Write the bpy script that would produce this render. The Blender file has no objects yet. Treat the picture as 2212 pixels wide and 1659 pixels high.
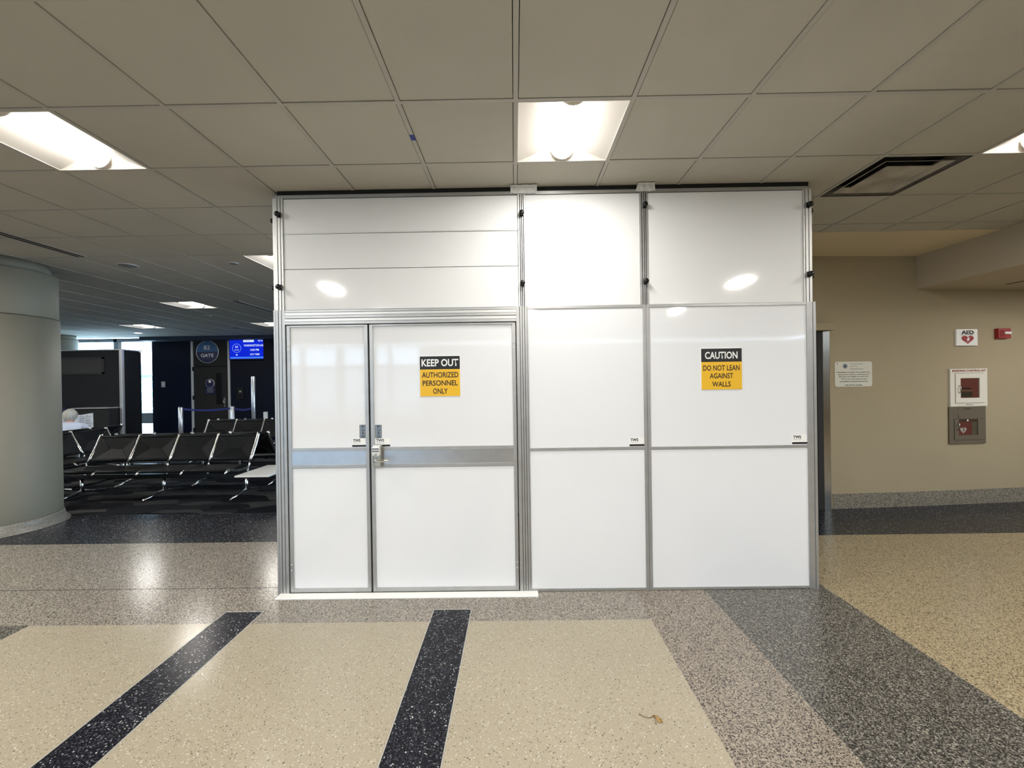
import bpy, bmesh, math, random
from mathutils import Vector, Matrix
random.seed(7)
PI = math.pi
S = bpy.context.scene
COL = S.collection
HC, ZC = 1.5696, 3.0287            # camera height, ceiling height
T, GX, GY = .6096, .0256, 2.1497   # ceiling module and grid origin
YW = 3.10                          # front plane of the temporary partition

# ------------------------------------------------------------------ camera
cam = bpy.data.cameras.new('camera'); co = bpy.data.objects.new('camera', cam); COL.objects.link(co)
cam.sensor_fit = 'HORIZONTAL'; cam.sensor_width = 36; cam.lens = 894.83 / 2212 * 36
cam.clip_start = .05; cam.clip_end = 400
pitch, roll, yaw = -.0033, .0147, -.0069
fwd = Vector((math.sin(yaw) * math.cos(pitch), math.cos(yaw) * math.cos(pitch), math.sin(pitch)))
rgt = Vector((math.cos(yaw), -math.sin(yaw), 0)); dwn = fwd.cross(rgt)
r2 = math.cos(roll) * rgt + math.sin(roll) * dwn; d2 = -math.sin(roll) * rgt + math.cos(roll) * dwn
M = Matrix((r2, -d2, -fwd)).transposed().to_4x4(); M.translation = (0, 0, HC)
co.matrix_world = M
S.camera = co
# ------------------------------------------------------------------ world, exposure
S.view_settings.view_transform = 'Standard'; S.view_settings.look = 'None'
S.view_settings.exposure = 0.09; S.view_settings.gamma = 1; S.view_settings.use_curve_mapping = False
S.cycles.use_denoising = True
S.cycles.max_bounces = 8; S.cycles.diffuse_bounces = 5; S.cycles.glossy_bounces = 4; S.cycles.transparent_max_bounces = 8
S.cycles.sample_clamp_indirect = 8
W = bpy.data.worlds.new('daylight'); S.world = W; W.use_nodes = True
bg = W.node_tree.nodes['Background']; bg.inputs[0].default_value = (.58, .79, 1, 1); bg.inputs[1].default_value = 18.0

LAMP = 16.0        # radiance of the perforated lamp basket seen from the side
AREA_W = 44.0      # light each lamp throws down
WARM = (1, .965, .905)

def area(name, loc, sx, sy, power, color, rot=(0, 0, 0), portal=False):
    l = bpy.data.lights.new(name, 'AREA'); l.shape = 'RECTANGLE'; l.size = sx; l.size_y = sy
    l.energy = power; l.color = color
    o = bpy.data.objects.new(name, l); COL.objects.link(o); o.location = loc; o.rotation_euler = rot
    if portal: l.cycles.is_portal = True
    return o
# recessed lamps of the same lattice that stand behind the camera or outside the frame
for c, r in [(0, -4), (0, -8), (-5, -4), (-5, -8), (-10, -4), (-10, -8), (-10, 0), (5, -4), (5, -8), (-15, -4), (-15, 0), (-15, 4), (-20, 4), (-20, 8), (10, -4)]:
    area('lamp_light', (GX + (c + .5) * T, GY + (r + .5) * T, ZC - .012), .17, .50, AREA_W * 1.35, WARM)
for x, y in ((6.4, 3.6), (8.4, 3.6)):  # added fill lights out of view, brightening the beige corridor wall
    area('soffit_fill', (x, y, 2.622), .5, .5, 27, WARM)
# daylight enters through the two window walls
area('window_portal', (-13.4, 12.15, 1.6), 5.2, 2.9, 1, (1, 1, 1), (-PI / 2, 0, 0), True)
area('window_portal', (-8.2, -8.9, 1.65), 9.7, 2.6, 1, (1, 1, 1), (PI / 2, 0, 0), True)

# ------------------------------------------------------------------ materials
def nt(name):
    m = bpy.data.materials.new(name); m.use_nodes = True
    return m, m.node_tree.nodes, m.node_tree.links, m.node_tree.nodes['Principled BSDF']
def mat(name, c, rough=.5, metal=0., spec=.5, noise=None, bump=None, coat=0., emit=None):
    m, N, L, B = nt(name)
    B.inputs['Base Color'].default_value = (*c, 1); B.inputs['Roughness'].default_value = rough
    B.inputs['Metallic'].default_value = metal; B.inputs['Specular IOR Level'].default_value = spec
    B.inputs['Coat Weight'].default_value = coat
    if emit: B.inputs['Emission Color'].default_value = (*emit[0], 1); B.inputs['Emission Strength'].default_value = emit[1]
    if noise or bump: tc = N.new('ShaderNodeTexCoord')
    if noise:
        sc, amt = noise
        n = N.new('ShaderNodeTexNoise'); n.inputs['Scale'].default_value = sc; n.inputs['Detail'].default_value = 4
        L.new(tc.outputs['Object'], n.inputs['Vector'])
        r = N.new('ShaderNodeValToRGB'); e = r.color_ramp.elements
        e[0].position = .3; e[1].position = .7
        e[0].color = (*[x * (1 - amt) for x in c], 1); e[1].color = (*[min(1, x * (1 + amt)) for x in c], 1)
        L.new(n.outputs['Fac'], r.inputs[0]); L.new(r.outputs[0], B.inputs['Base Color'])
    if bump:
        sc, st, dist = bump
        n = N.new('ShaderNodeTexNoise'); n.inputs['Scale'].default_value = sc; n.inputs['Detail'].default_value = 2
        L.new(tc.outputs['Object'], n.inputs['Vector'])
        b = N.new('ShaderNodeBump'); b.inputs['Strength'].default_value = st; b.inputs['Distance'].default_value = dist
        L.new(n.outputs['Fac'], b.inputs['Height']); L.new(b.outputs[0], B.inputs['Normal'])
    return m
def terrazzo(name, stops, scale=130., rough=.2, tint=.06, spec=.5):
    """polished chips: a Voronoi cell each, coloured from a stepped ramp"""
    m, N, L, B = nt(name)
    tc = N.new('ShaderNodeTexCoord')
    wob = N.new('ShaderNodeTexNoise'); wob.inputs['Scale'].default_value = scale * .7
    mixv = N.new('ShaderNodeMixRGB'); mixv.blend_type = 'ADD'; mixv.inputs[0].default_value = .006
    L.new(tc.outputs['Object'], wob.inputs['Vector']); L.new(tc.outputs['Object'], mixv.inputs[1]); L.new(wob.outputs['Color'], mixv.inputs[2])
    v = N.new('ShaderNodeTexVoronoi'); v.inputs['Scale'].default_value = scale; L.new(mixv.outputs[0], v.inputs['Vector'])
    sep = N.new('ShaderNodeSeparateColor'); L.new(v.outputs['Color'], sep.inputs[0])
    r = N.new('ShaderNodeValToRGB'); cr = r.color_ramp; cr.interpolation = 'CONSTANT'
    while len(cr.elements) < len(stops): cr.elements.new(.5)
    for e, (p, c) in zip(cr.elements, stops): e.position = p; e.color = (*c, 1)
    L.new(sep.outputs[0], r.inputs[0])
    big = N.new('ShaderNodeTexNoise'); big.inputs['Scale'].default_value = 1.6; big.inputs['Detail'].default_value = 3
    L.new(tc.outputs['Object'], big.inputs['Vector'])
    mp = N.new('ShaderNodeMapRange'); mp.inputs[3].default_value = 1 - tint; mp.inputs[4].default_value = 1 + tint
    L.new(big.outputs['Fac'], mp.inputs[0])
    mul = N.new('ShaderNodeMixRGB'); mul.blend_type = 'MULTIPLY'; mul.inputs[0].default_value = 1
    L.new(r.outputs[0], mul.inputs[1]); L.new(mp.outputs[0], mul.inputs[2]); L.new(mul.outputs[0], B.inputs['Base Color'])
    B.inputs['Roughness'].default_value = rough; B.inputs['Specular IOR Level'].default_value = spec
    return m
def carpet_mat():
    m, N, L, B = nt('carpet')
    tc = N.new('ShaderNodeTexCoord'); mp = N.new('ShaderNodeMapping')
    mp.inputs['Rotation'].default_value = (0, 0, .5); mp.inputs['Scale'].default_value = (1.1, 3.2, 1)
    L.new(tc.outputs['Object'], mp.inputs[0])
    v = N.new('ShaderNodeTexVoronoi'); v.inputs['Scale'].default_value = 1.5; v.distance = 'MANHATTAN'; L.new(mp.outputs[0], v.inputs['Vector'])
    s = N.new('ShaderNodeSeparateColor'); L.new(v.outputs['Color'], s.inputs[0])
    r = N.new('ShaderNodeValToRGB'); r.color_ramp.interpolation = 'CONSTANT'
    while len(r.color_ramp.elements) < 4: r.color_ramp.elements.new(.5)
    for e, (p, c) in zip(r.color_ramp.elements, [(0, (.006, .007, .010)), (.45, (.018, .019, .022)), (.66, (.045, .046, .048)), (.86, (.085, .083, .08))]):
        e.position = p; e.color = (*c, 1)
    L.new(s.outputs[0], r.inputs[0])
    f = N.new('ShaderNodeTexNoise'); f.inputs['Scale'].default_value = 260; L.new(tc.outputs['Object'], f.inputs['Vector'])
    mx = N.new('ShaderNodeMixRGB'); mx.blend_type = 'MULTIPLY'; mx.inputs[0].default_value = .6
    L.new(r.outputs[0], mx.inputs[1]); L.new(f.outputs['Fac'], mx.inputs[2]); L.new(mx.outputs[0], B.inputs['Base Color'])
    B.inputs['Roughness'].default_value = .95; B.inputs['Specular IOR Level'].default_value = .1
    return m
def emission(name, c, s):
    m = bpy.data.materials.new(name); m.use_nodes = True; N = m.node_tree.nodes; L = m.node_tree.links
    N.clear(); e = N.new('ShaderNodeEmission'); o = N.new('ShaderNodeOutputMaterial')
    e.inputs[0].default_value = (*c, 1); e.inputs[1].default_value = s; L.new(e.outputs[0], o.inputs[0]); return m
def glass_mat(name, tint=(.92, .97, 1), refl=.07):
    m = bpy.data.materials.new(name); m.use_nodes = True; N = m.node_tree.nodes; L = m.node_tree.links
    N.clear(); t = N.new('ShaderNodeBsdfTransparent'); g = N.new('ShaderNodeBsdfGlossy'); x = N.new('ShaderNodeMixShader'); o = N.new('ShaderNodeOutputMaterial')
    t.inputs[0].default_value = (*tint, 1); g.inputs['Roughness'].default_value = .03; x.inputs[0].default_value = refl
    L.new(t.outputs[0], x.inputs[1]); L.new(g.outputs[0], x.inputs[2]); L.new(x.outputs[0], o.inputs[0]); return m

P = {
 'panel': mat('white_laminate', (.78, .795, .82), .055, bump=(2.0, .10, .004)),
 'panel_matt': mat('white_board', (.80, .81, .815), .075, bump=(1.4, .15, .004)),
 'alu': mat('anodised_aluminium', (.46, .46, .455), .42, .75, noise=(9, .06)),
 'alu_light': mat('light_aluminium', (.66, .66, .64), .4, .55),
 'alu_plate': mat('brushed_plate', (.62, .64, .67), .28, .95, noise=(14, .05)),
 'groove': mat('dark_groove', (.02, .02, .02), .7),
 'black': mat('black_plastic', (.006, .006, .007), .25, spec=.35),
 'foam': mat('black_foam', (.008, .008, .008), .9),
 'white': mat('white_plastic', (.8, .8, .78), .35),
 'vinyl': mat('white_vinyl', (.86, .86, .84), .3),
 'tape': mat('white_tape', (.62, .62, .60), .5, noise=(30, .06)),
 'bluetape': mat('blue_tape', (.01, .03, .22), .6),
 'signblack': mat('sign_black', (.008, .008, .01), .35),
 'signyellow': mat('sign_yellow', (.80, .47, .02), .35),
 'ink': mat('dark_ink', (.02, .008, .008), .4),
 'inkwhite': mat('white_ink', (.85, .85, .83), .4),
 'inkgrey': mat('grey_ink', (.25, .25, .25), .5),
 'pushgrey': mat('blue_grey_label', (.22, .27, .33), .4),
 'chrome': mat('chrome', (.72, .72, .70), .16, 1.),
 'keypad': mat('keypad_face', (.74, .74, .73), .3, .25),
 'nickel': mat('satin_nickel', (.55, .53, .47), .25, 1.),
 'tile': mat('ceiling_tile', (.455, .437, .383), .9, spec=.2, noise=(1.2, .05), bump=(220, .35, .002)),
 'tbar': mat('ceiling_grid', (.42, .405, .365), .6, spec=.3),
 'soffit': mat('soffit_paint', (.47, .41, .31), .85, spec=.2, noise=(.7, .05), bump=(90, .2, .002)),
 'plaster': mat('ceiling_plaster', (.66, .57, .41), .85, spec=.2, noise=(.7, .05), bump=(90, .2, .002)),
 'wallbeige': mat('beige_wall_paint', (.375, .318, .213), .75, spec=.25, noise=(.8, .04), bump=(140, .2, .002)),
 'whitewall': mat('pale_wall_paint', (.60, .585, .54), .8, noise=(.8, .03)),
 'navywall': mat('navy_wall', (.0022, .0042, .015), .5, spec=.15, noise=(1, .15)),
 'navyframe': mat('dark_blue_bulkhead', (.02, .03, .055), .6),
 'basestone': terrazzo('grey_base', [(0, (.10, .09, .075)), (.25, (.21, .19, .155)), (.7, (.29, .265, .21))], 110, .45),
 'column': mat('column_paint', (.195, .183, .142), .6, noise=(1.5, .05), bump=(120, .15, .002)),
 'colbase': terrazzo('column_base', [(0, (.12, .11, .095)), (.25, (.19, .18, .155)), (.75, (.25, .235, .20))], 190, .3),
 'stainless': mat('stainless_steel', (.50, .46, .40), .22, 1., noise=(6, .08)),
 'darkmetal': mat('dark_metal', (.03, .03, .032), .35, .6),
 'leather': mat('black_leather', (.006, .0068, .008), .5, spec=.14, bump=(160, .2, .001)),
 'piping': mat('black_piping', (.004, .004, .004), .6),
 'polished': mat('polished_aluminium', (.80, .79, .77), .2, 1.),
 'tablewhite': mat('white_table_laminate', (.75, .75, .73), .25),
 'counterblack': mat('charcoal_laminate', (.009, .010, .012), .5, spec=.2, noise=(2, .1)),
 'counterinset': mat('grey_inset', (.024, .021, .02), .6),
 'doorgrey': mat('charcoal_door', (.022, .0205, .019), .55, spec=.2, noise=(2, .08)),
 'trimgrey': mat('pale_metal_trim', (.50, .50, .49), .4, .2),
 'signblue': mat('sign_blue', (.02, .09, .22), .4),
 'signnavy': mat('sign_navy', (.008, .008, .05), .4),
 'silver': mat('silver_ring', (.55, .55, .56), .3, .6),
 'post': mat('brushed_post', (.70, .72, .75), .3, .7),
 'belt': mat('blue_belt', (.006, .016, .16), .6),
 'red': mat('red_plastic', (.30, .012, .014), .35),
 'redbag': mat('red_fabric', (.22, .006, .010), .6),
 'darkred': mat('dark_red_fabric', (.05, .004, .006), .6),
 'cream': mat('cream_enamel', (.74, .71, .63), .35),
 'steelgrey': mat('grey_enamel', (.17, .15, .115), .32, .3),
 'paper': mat('paper', (.62, .62, .63), .7, noise=(40, .25)),
 'notice': mat('notice_card', (.66, .65, .56), .5),
 'skin': mat('skin', (.50, .28, .20), .5),
 'hair': mat('grey_hair', (.45, .43, .38), .7, noise=(60, .35), bump=(90, .6, .004)),
 'shirt': mat('pale_blue_shirt', (.58, .63, .75), .8, noise=(8, .08), bump=(14, .35, .01)),
 'trousers': mat('dark_trousers', (.03, .032, .04), .8),
 'leaf': mat('dry_leaf', (.30, .18, .06), .7, noise=(60, .3)),
 'twig': mat('dry_twig', (.16, .09, .035), .8),
 'pan': mat('lamp_reflector', (.82, .78, .73), .5),
 'glow': emission('lamp_basket', WARM, LAMP),
 'downlight': emission('downlight_glow', (1, .95, .88), 6),
 'screen': emission('screen_blue', (.005, .02, .62), 1.0),
 'screenlight': emission('screen_white', (.72, .85, 1), 1.0),
 'screenbar': emission('screen_bar', (.06, .22, .95), 1.0),
 'screenline': emission('screen_line', (.22, .36, 1), 1.0),
 'glass': glass_mat('window_glass'), 'glass_half': glass_mat('lightly_tinted_glass', (.62, .64, .66)), 'glass_tinted': glass_mat('tinted_glass', (.34, .36, .38)),
 'cabglass': glass_mat('cabinet_glass', (.85, .85, .85), .10),
 'mullion': mat('window_mullion', (.25, .29, .33), .5, .2),
 'soot': mat('sooty_vent', (.36, .335, .29), .7, noise=(5, .35)),
 'sootdark': mat('dark_soot', (.10, .095, .085), .8, noise=(7, .4)),
 'ventdark': mat('vent_slot', (.012, .010, .009), .9),
 'grille': mat('speaker_grille', (.16, .16, .16), .7),
 'apron': mat('concrete_apron', (.5, .5, .48), .9),
 'exterior': mat('far_facade', (.16, .30, .33), .8),
 'carpet': carpet_mat(),
 'ter_beige': terrazzo('terrazzo_beige', [(0, (0.0973, 0.0801, 0.0561)), (0.02, (0.3245, 0.2842, 0.2082)), (0.45, (0.3488, 0.3083, 0.2322)), (0.8, (0.3123, 0.2723, 0.2002)), (0.965, (0.5354, 0.4965, 0.4164))], 230, .2),
 'ter_mid': terrazzo('terrazzo_grey', [(0, (0.0534, 0.0466, 0.0396)), (0.2, (0.1649, 0.1455, 0.1237)), (0.45, (0.3201, 0.2861, 0.2376)), (0.75, (0.2522, 0.2279, 0.1881)), (0.94, (0.4656, 0.4268, 0.3663))], 210, .2),
 'ter_right': terrazzo('terrazzo_rose_grey', [(0, (0.044, 0.036, 0.0304)), (0.24, (0.152, 0.128, 0.104)), (0.45, (0.296, 0.252, 0.204)), (0.8, (0.224, 0.192, 0.156)), (0.95, (0.384, 0.344, 0.288))], 205, .22),
 'ter_dark': terrazzo('terrazzo_dark', [(0, (0.027, 0.0252, 0.0234)), (0.38, (0.081, 0.0747, 0.0675)), (0.62, (0.144, 0.135, 0.117)), (0.86, (0.27, 0.2565, 0.216))], 205, .22),
 'ter_tan': terrazzo('terrazzo_tan', [(0, (0.057, 0.0427, 0.0276)), (0.12, (0.209, 0.1662, 0.1012)), (0.35, (0.361, 0.2945, 0.184)), (0.8, (0.285, 0.2327, 0.1472)), (0.95, (0.437, 0.38, 0.2576))], 205, .25),
 'ter_navy': terrazzo('terrazzo_navy', [(0, (.006, .0065, .009)), (.45, (.013, .0135, .019)), (.76, (.032, .034, .045)), (.92, (.11, .115, .13)), (.978, (.42, .42, .41))], 200, .24, spec=.15),
 'divider': mat('zinc_divider', (.42, .41, .38), .4, .3),
}

# ------------------------------------------------------------------ mesh helpers
class MB:
    """collects shapes in one bmesh; build() links them as ONE mesh object"""
    def __init__(s): s.bm = bmesh.new(); s.mats = []
    def mi(s, m):
        m = P[m] if isinstance(m, str) else m
        if m not in s.mats: s.mats.append(m)
        return s.mats.index(m)
    def _tag(s, faces, m):
        i = s.mi(m)
        for f in faces: f.material_index = i
    def box(s, x0, x1, y0, y1, z0, z1, m, bev=0., mx=None):
        pts = [(x, y, z) for x in (x0, x1) for y in (y0, y1) for z in (z0, z1)]
        if mx: pts = [mx @ Vector(p) for p in pts]
        v = [s.bm.verts.new(p) for p in pts]
        fs = [s.bm.faces.new([v[i] for i in q]) for q in ((0, 1, 3, 2), (4, 6, 7, 5), (0, 4, 5, 1), (2, 3, 7, 6), (0, 2, 6, 4), (1, 5, 7, 3))]
        s._tag(fs, m)
        if bev:
            r = bmesh.ops.bevel(s.bm, geom=list({e for f in fs for e in f.edges}), offset=bev, segments=2, affect='EDGES', profile=.6)
            s._tag(r['faces'], m)
        return s
    def poly(s, pts, m):
        f = s.bm.faces.new([s.bm.verts.new(p) for p in pts]); s._tag([f], m); return s
    def prism(s, pts, off, m, bev=0.):
        """a flat outline pushed along off"""
        off = Vector(off); a = [s.bm.verts.new(p) for p in pts]; b = [s.bm.verts.new(Vector(p) + off) for p in pts]
        n = len(pts); fs = [s.bm.faces.new(a), s.bm.faces.new(b[::-1])]
        for i in range(n): fs.append(s.bm.faces.new((a[i], b[i], b[(i + 1) % n], a[(i + 1) % n])))
        s._tag(fs, m)
        if bev:
            r = bmesh.ops.bevel(s.bm, geom=list({e for f in fs for e in f.edges}), offset=bev, segments=2, affect='EDGES'); s._tag(r['faces'], m)
        return s
    def tube(s, path, rad, m, seg=8, flat=1., cap=True, up=(0, 0, 1)):
        """round (or flattened) bar along a path; rad may be a list"""
        path = [Vector(p) for p in path]; n = len(path); rings = []
        rad = rad if isinstance(rad, (list, tuple)) else [rad] * n
        for i, p in enumerate(path):
            t = (path[min(i + 1, n - 1)] - path[max(i - 1, 0)]).normalized()
            u = Vector(up)
            if abs(u.dot(t)) > .95: u = Vector((1, 0, 0))
            a = t.cross(u).normalized(); b = a.cross(t).normalized()
            rings.append([s.bm.verts.new(p + rad[i] * (math.cos(2 * PI * k / seg) * a + flat * math.sin(2 * PI * k / seg) * b)) for k in range(seg)])
        fs = []
        for i in range(n - 1):
            for k in range(seg): fs.append(s.bm.faces.new((rings[i][k], rings[i][(k + 1) % seg], rings[i + 1][(k + 1) % seg], rings[i + 1][k])))
        for f in fs: f.smooth = True
        if cap: fs += [s.bm.faces.new(rings[0][::-1]), s.bm.faces.new(rings[-1])]
        s._tag(fs, m); return s
    def lathe(s, prof, c, m, seg=40, mx=None, smooth=True):
        """profile of (radius, height) turned about the vertical through c"""
        rings = []
        for r, z in prof:
            ring = []
            for k in range(seg):
                p = Vector((r * math.cos(2 * PI * k / seg), r * math.sin(2 * PI * k / seg), z))
                if mx: p = mx @ p
                ring.append(s.bm.verts.new(p + Vector(c)))
            rings.append(ring)
        fs = []
        for i in range(len(rings) - 1):
            for k in range(seg): fs.append(s.bm.faces.new((rings[i][k], rings[i][(k + 1) % seg], rings[i + 1][(k + 1) % seg], rings[i + 1][k])))
        for f in fs: f.smooth = smooth
        fs += [s.bm.faces.new(rings[0][::-1]), s.bm.faces.new(rings[-1])]
        s._tag(fs, m); return s
    def build(s, name, parent=None, loc=None, mx=None):
        bmesh.ops.recalc_face_normals(s.bm, faces=s.bm.faces[:])
        me = bpy.data.meshes.new(name); s.bm.to_mesh(me); s.bm.free()
        for m in s.mats: me.materials.append(m)
        o = bpy.data.objects.new(name, me); COL.objects.link(o)
        if mx: o.matrix_local = mx
        if loc: o.location = loc
        if parent: o.parent = parent
        return o

def tag(o, label=None, cat=None, group=None, kind=None):
    if label: o['label'] = label
    if cat: o['category'] = cat
    if group: o['group'] = group
    if kind: o['kind'] = kind
    return o
def thing(name, label, cat, loc=(0, 0, 0), rz=0, group=None):
    o = bpy.data.objects.new(name, None); COL.objects.link(o); o.location = loc; o.rotation_euler = (0, 0, rz)
    o.empty_display_size = .1
    return tag(o, label, cat, group, 'thing')
def struct(o, label=None): return tag(o, label, kind='structure')
def copy_tree(o, parent=None):
    c = o.copy(); COL.objects.link(c)
    if parent: c.parent = parent; c.matrix_parent_inverse = o.matrix_parent_inverse
    for ch in list(o.children): copy_tree(ch, c)
    return c
FACE = Matrix.Rotation(PI / 2, 4, 'X')         # local x,y -> world x,z; faces -Y
def wallmx(loc, ang=0): return Matrix.Translation(loc) @ Matrix.Rotation(ang, 4, 'Z') @ FACE
def text(name, s, w, h, mx, m, parent=None, bold=0., spacing=1., align='C'):
    """lettering fitted to w x h metres on the local x,y plane of mx, centred (or left set); printed as a thin mesh"""
    cu = bpy.data.curves.new(name, 'FONT'); cu.body = s; cu.size = 1; cu.offset = bold; cu.space_character = spacing
    cu.align_x = 'CENTER'; cu.fill_mode = 'FRONT'; cu.resolution_u = 3
    o = bpy.data.objects.new('tmp', cu); COL.objects.link(o)
    dg = bpy.context.evaluated_depsgraph_get(); me = bpy.data.meshes.new_from_object(o.evaluated_get(dg))
    bpy.data.objects.remove(o); bpy.data.curves.remove(cu)
    xs = [v.co.x for v in me.vertices]; ys = [v.co.y for v in me.vertices]
    x0, x1, y0, y1 = min(xs), max(xs), min(ys), max(ys)
    ky = h / (y1 - y0); kx = w / (x1 - x0) if w else ky
    ox = (x0 + x1) / 2 if align == 'C' else x0
    for v in me.vertices: v.co = ((v.co.x - ox) * kx, (v.co.y - (y0 + y1) / 2) * ky, 0)
    me.materials.clear(); me.materials.append(P[m] if isinstance(m, str) else m); me.name = name
    o = bpy.data.objects.new(name, me); COL.objects.link(o); o.matrix_local = mx
    if parent: o.parent = parent
    return o
def smooth(o, on=True):
    for p in o.data.polygons: p.use_smooth = on
    return o

# ================================================================== SETTING
# ---- floor: terrazzo fields, dividers, carpet
def floor():
    b = MB()
    def q(x0, x1, y0, y1, m): b.poly([(x0, y0, 0), (x1, y0, 0), (x1, y1, 0), (x0, y1, 0)], m)
    y0 = -9.3
    q(-16.5, -4.1, y0, 2.73, 'ter_mid'); q(-4.1, -3.255, y0, 2.73, 'ter_dark')
    yb, yi = 2.725, 2.868
    xs = [-3.255, -2.035, -1.775, -.585, -.325, .873]
    for i in range(5):
        if i in (1, 3): q(xs[i], xs[i + 1], y0, yi, 'ter_navy')
        else: q(xs[i], xs[i + 1], y0, yb, 'ter_beige')
    q(-16.5, -3.255, 2.73, 4.155, 'ter_mid')
    q(-3.255, -2.035, yb, 4.155, 'ter_mid'); q(-2.035, -1.775, yi, 4.155, 'ter_mid'); q(-1.775, -.585, yb, 4.155, 'ter_mid')
    q(-.585, -.325, yi, 4.155, 'ter_mid'); q(-.325, .873, yb, 4.155, 'ter_mid')
    q(.873, 1.39, y0, 4.155, 'ter_right'); q(1.39, 2.30, y0, 4.155, 'ter_dark'); q(2.30, 10.2, y0, 4.155, 'ter_tan')
    q(-16.5, 10.2, 4.155, 5.10, 'ter_navy')
    q(-16.5, 2.0, 5.10, 12.6, 'carpet'); q(2.0, 10.2, 5.10, 12.6, 'ter_navy')
    struct(b.build('floor'), 'terrazzo floor in beige, grey and navy fields with dark carpet beyond')
    d = MB(); z = .0012; w = .0026
    for x in (-2.035, -1.775, -.585, -.325): d.box(x - w, x + w, y0, yi, -.01, z, 'divider')
    for a, c in ((-2.035, -1.775), (-.585, -.325)): d.box(a, c, yi - w, yi + w, -.01, z, 'divider')
    d.box(-16, -1.85, 3.205, 3.211, -.01, z, 'groove')
    d.box(1.387, 1.392, y0, 3.09, -.01, z * .6, 'ter_mid')
    struct(d.build('trim_1'), 'thin metal divider strips set in the terrazzo')
floor()
# ---- ceiling
LIGHTS = [(0, 0), (-5, 0), (5, 0), (-5, 4), (-10, 8), (-10, 12), (-15, 12)]
VENT = (4, 1)
def ceiling():
    b = MB(); gb = MB()
    CX0, CX1, CY0, CY1 = -27, 16, -18, 16
    g = .0155                                   # half bar + reveal
    ylim = 4.188
    for c in range(CX0, CX1):
        for r in range(CY0, CY1):
            if (c, r) in LIGHTS or (c, r) == VENT: continue
            x0, x1, y0, y1 = GX + c * T + g, GX + (c + 1) * T - g, GY + r * T + g, GY + (r + 1) * T - g
            if x0 > .2:
                if y0 > ylim - .05: continue
                y1 = min(y1, ylim - .012)
            z = ZC + .004 + random.uniform(-.0012, .0012)
            b.box(x0, x1, y0, y1, z, z + .016, 'tile', 0 if abs(c) > 9 or r > 6 else .0016)
    b.box(-16.6, 10.3, -9.6, 12.7, ZC + .24, ZC + .26, 'groove')
    struct(b.build('ceiling'), 'suspended ceiling of square mineral tiles')
    hw = .012
    for c in range(CX0, CX1 + 1):
        x = GX + c * T; gb.box(x - hw, x + hw, GY + CY0 * T, GY + CY1 * T if x < .3 else ylim, ZC, ZC + .03, 'tbar')
    for r in range(CY0, CY1 + 1):
        y = GY + r * T; xr = GX + CX1 * T if y < ylim else .3
        gb.box(GX + CX0 * T, xr, y - hw, y + hw, ZC + .0008, ZC + .03, 'tbar')
    struct(gb.build('trim_2'), 'painted ceiling grid bars between the tiles')
    p = MB(); p.box(.25, 10.2, ylim - .01, 5.6, ZC - .001, ZC + .03, 'plaster')
    struct(p.build('ceiling_plaster'), 'plain plaster margin of the ceiling along the beige wall')
    s = MB(); s.box(4.882, 10.2, 2.95, 5.7, 2.63, ZC + .02, 'soffit', .006)
    struct(s.build('ceiling_soffit'), 'dropped beige soffit in front of the corridor wall')
ceiling()
# ---- walls
def seg_wall(name, pts, z0, z1, th, m, label):
    """upright wall along a polyline, thickness to the back (+ normal)"""
    b = MB()
    for (xa, ya), (xb, yb) in zip(pts, pts[1:]):
        d = Vector((xb - xa, yb - ya, 0)).normalized(); n = Vector((-d.y, d.x, 0)) * th
        b.prism([(xa, ya, z0), (xb, yb, z0), (xb + n.x, yb + n.y, z0), (xa + n.x, ya + n.y, z0)], (0, 0, z1 - z0), m)
    return struct(b.build(name), label)
RW = [(3.745, 4.985), (4.873, 5.052), (6.301, 5.188), (10.2, 5.62)]
RWB = [(3.79, 4.98), (4.873, 5.045), (6.301, 5.18), (10.2, 5.612)]
seg_wall('wall_right', RW, 0, ZC, .15, 'wallbeige', 'beige painted corridor wall')
seg_wall('wall_right_over_opening', [(1.9, 4.895), (3.745, 4.985)], 2.215, ZC, .15, 'wallbeige', 'beige wall above the steel door frame')
seg_wall('baseboard_right', RWB, 0, .178, .02, 'basestone', 'tall grey base along the beige wall')
def simple_box(name, label, *a, **k): return struct(MB().box(*a, **k).build(name), label)
simple_box('wall_end', 'side wall off frame', 10.2, 10.35, -9.3, 5.7, 0, ZC, 'wallbeige')
simple_box('wall_left', 'side wall off frame', -16.6, -16.45, -9.3, 12.6, 0, ZC, 'whitewall')
def back_wall():
    b = MB(); y0, y1 = -9.3, -9.1
    b.box(-16.5, -13, y0, y1, 0, ZC, 'whitewall'); b.box(-3.45, 10.3, y0, y1, 0, ZC, 'whitewall')
    b.box(-13, -3.45, y0, y1, 0, .35, 'whitewall'); b.box(-13, -3.45, y0, y1, 2.95, ZC, 'whitewall')
    struct(b.build('wall_back'), 'pale wall behind the camera')
    w = MB()
    for x, q in ((-12.95, .05), (-10.2, .07), (-7.9, .07), (-6.5, .10), (-5.30, .16), (-4.62, .06), (-3.48, .04)): w.box(x - q, x + q, y0, y1 + .03, .35, 2.95, 'mullion')
    w.box(-13, -3.45, y0, y1 + .02, 2.20, 2.30, 'mullion')
    w.box(-13, -3.45, y0 + .08, y0 + .09, .35, 2.25, 'glass_tinted'); w.box(-13, -3.45, y0 + .08, y0 + .09, 2.25, 2.95, 'glass_half')
    struct(w.build('window_2'), 'window band behind the camera')
back_wall()
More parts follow.
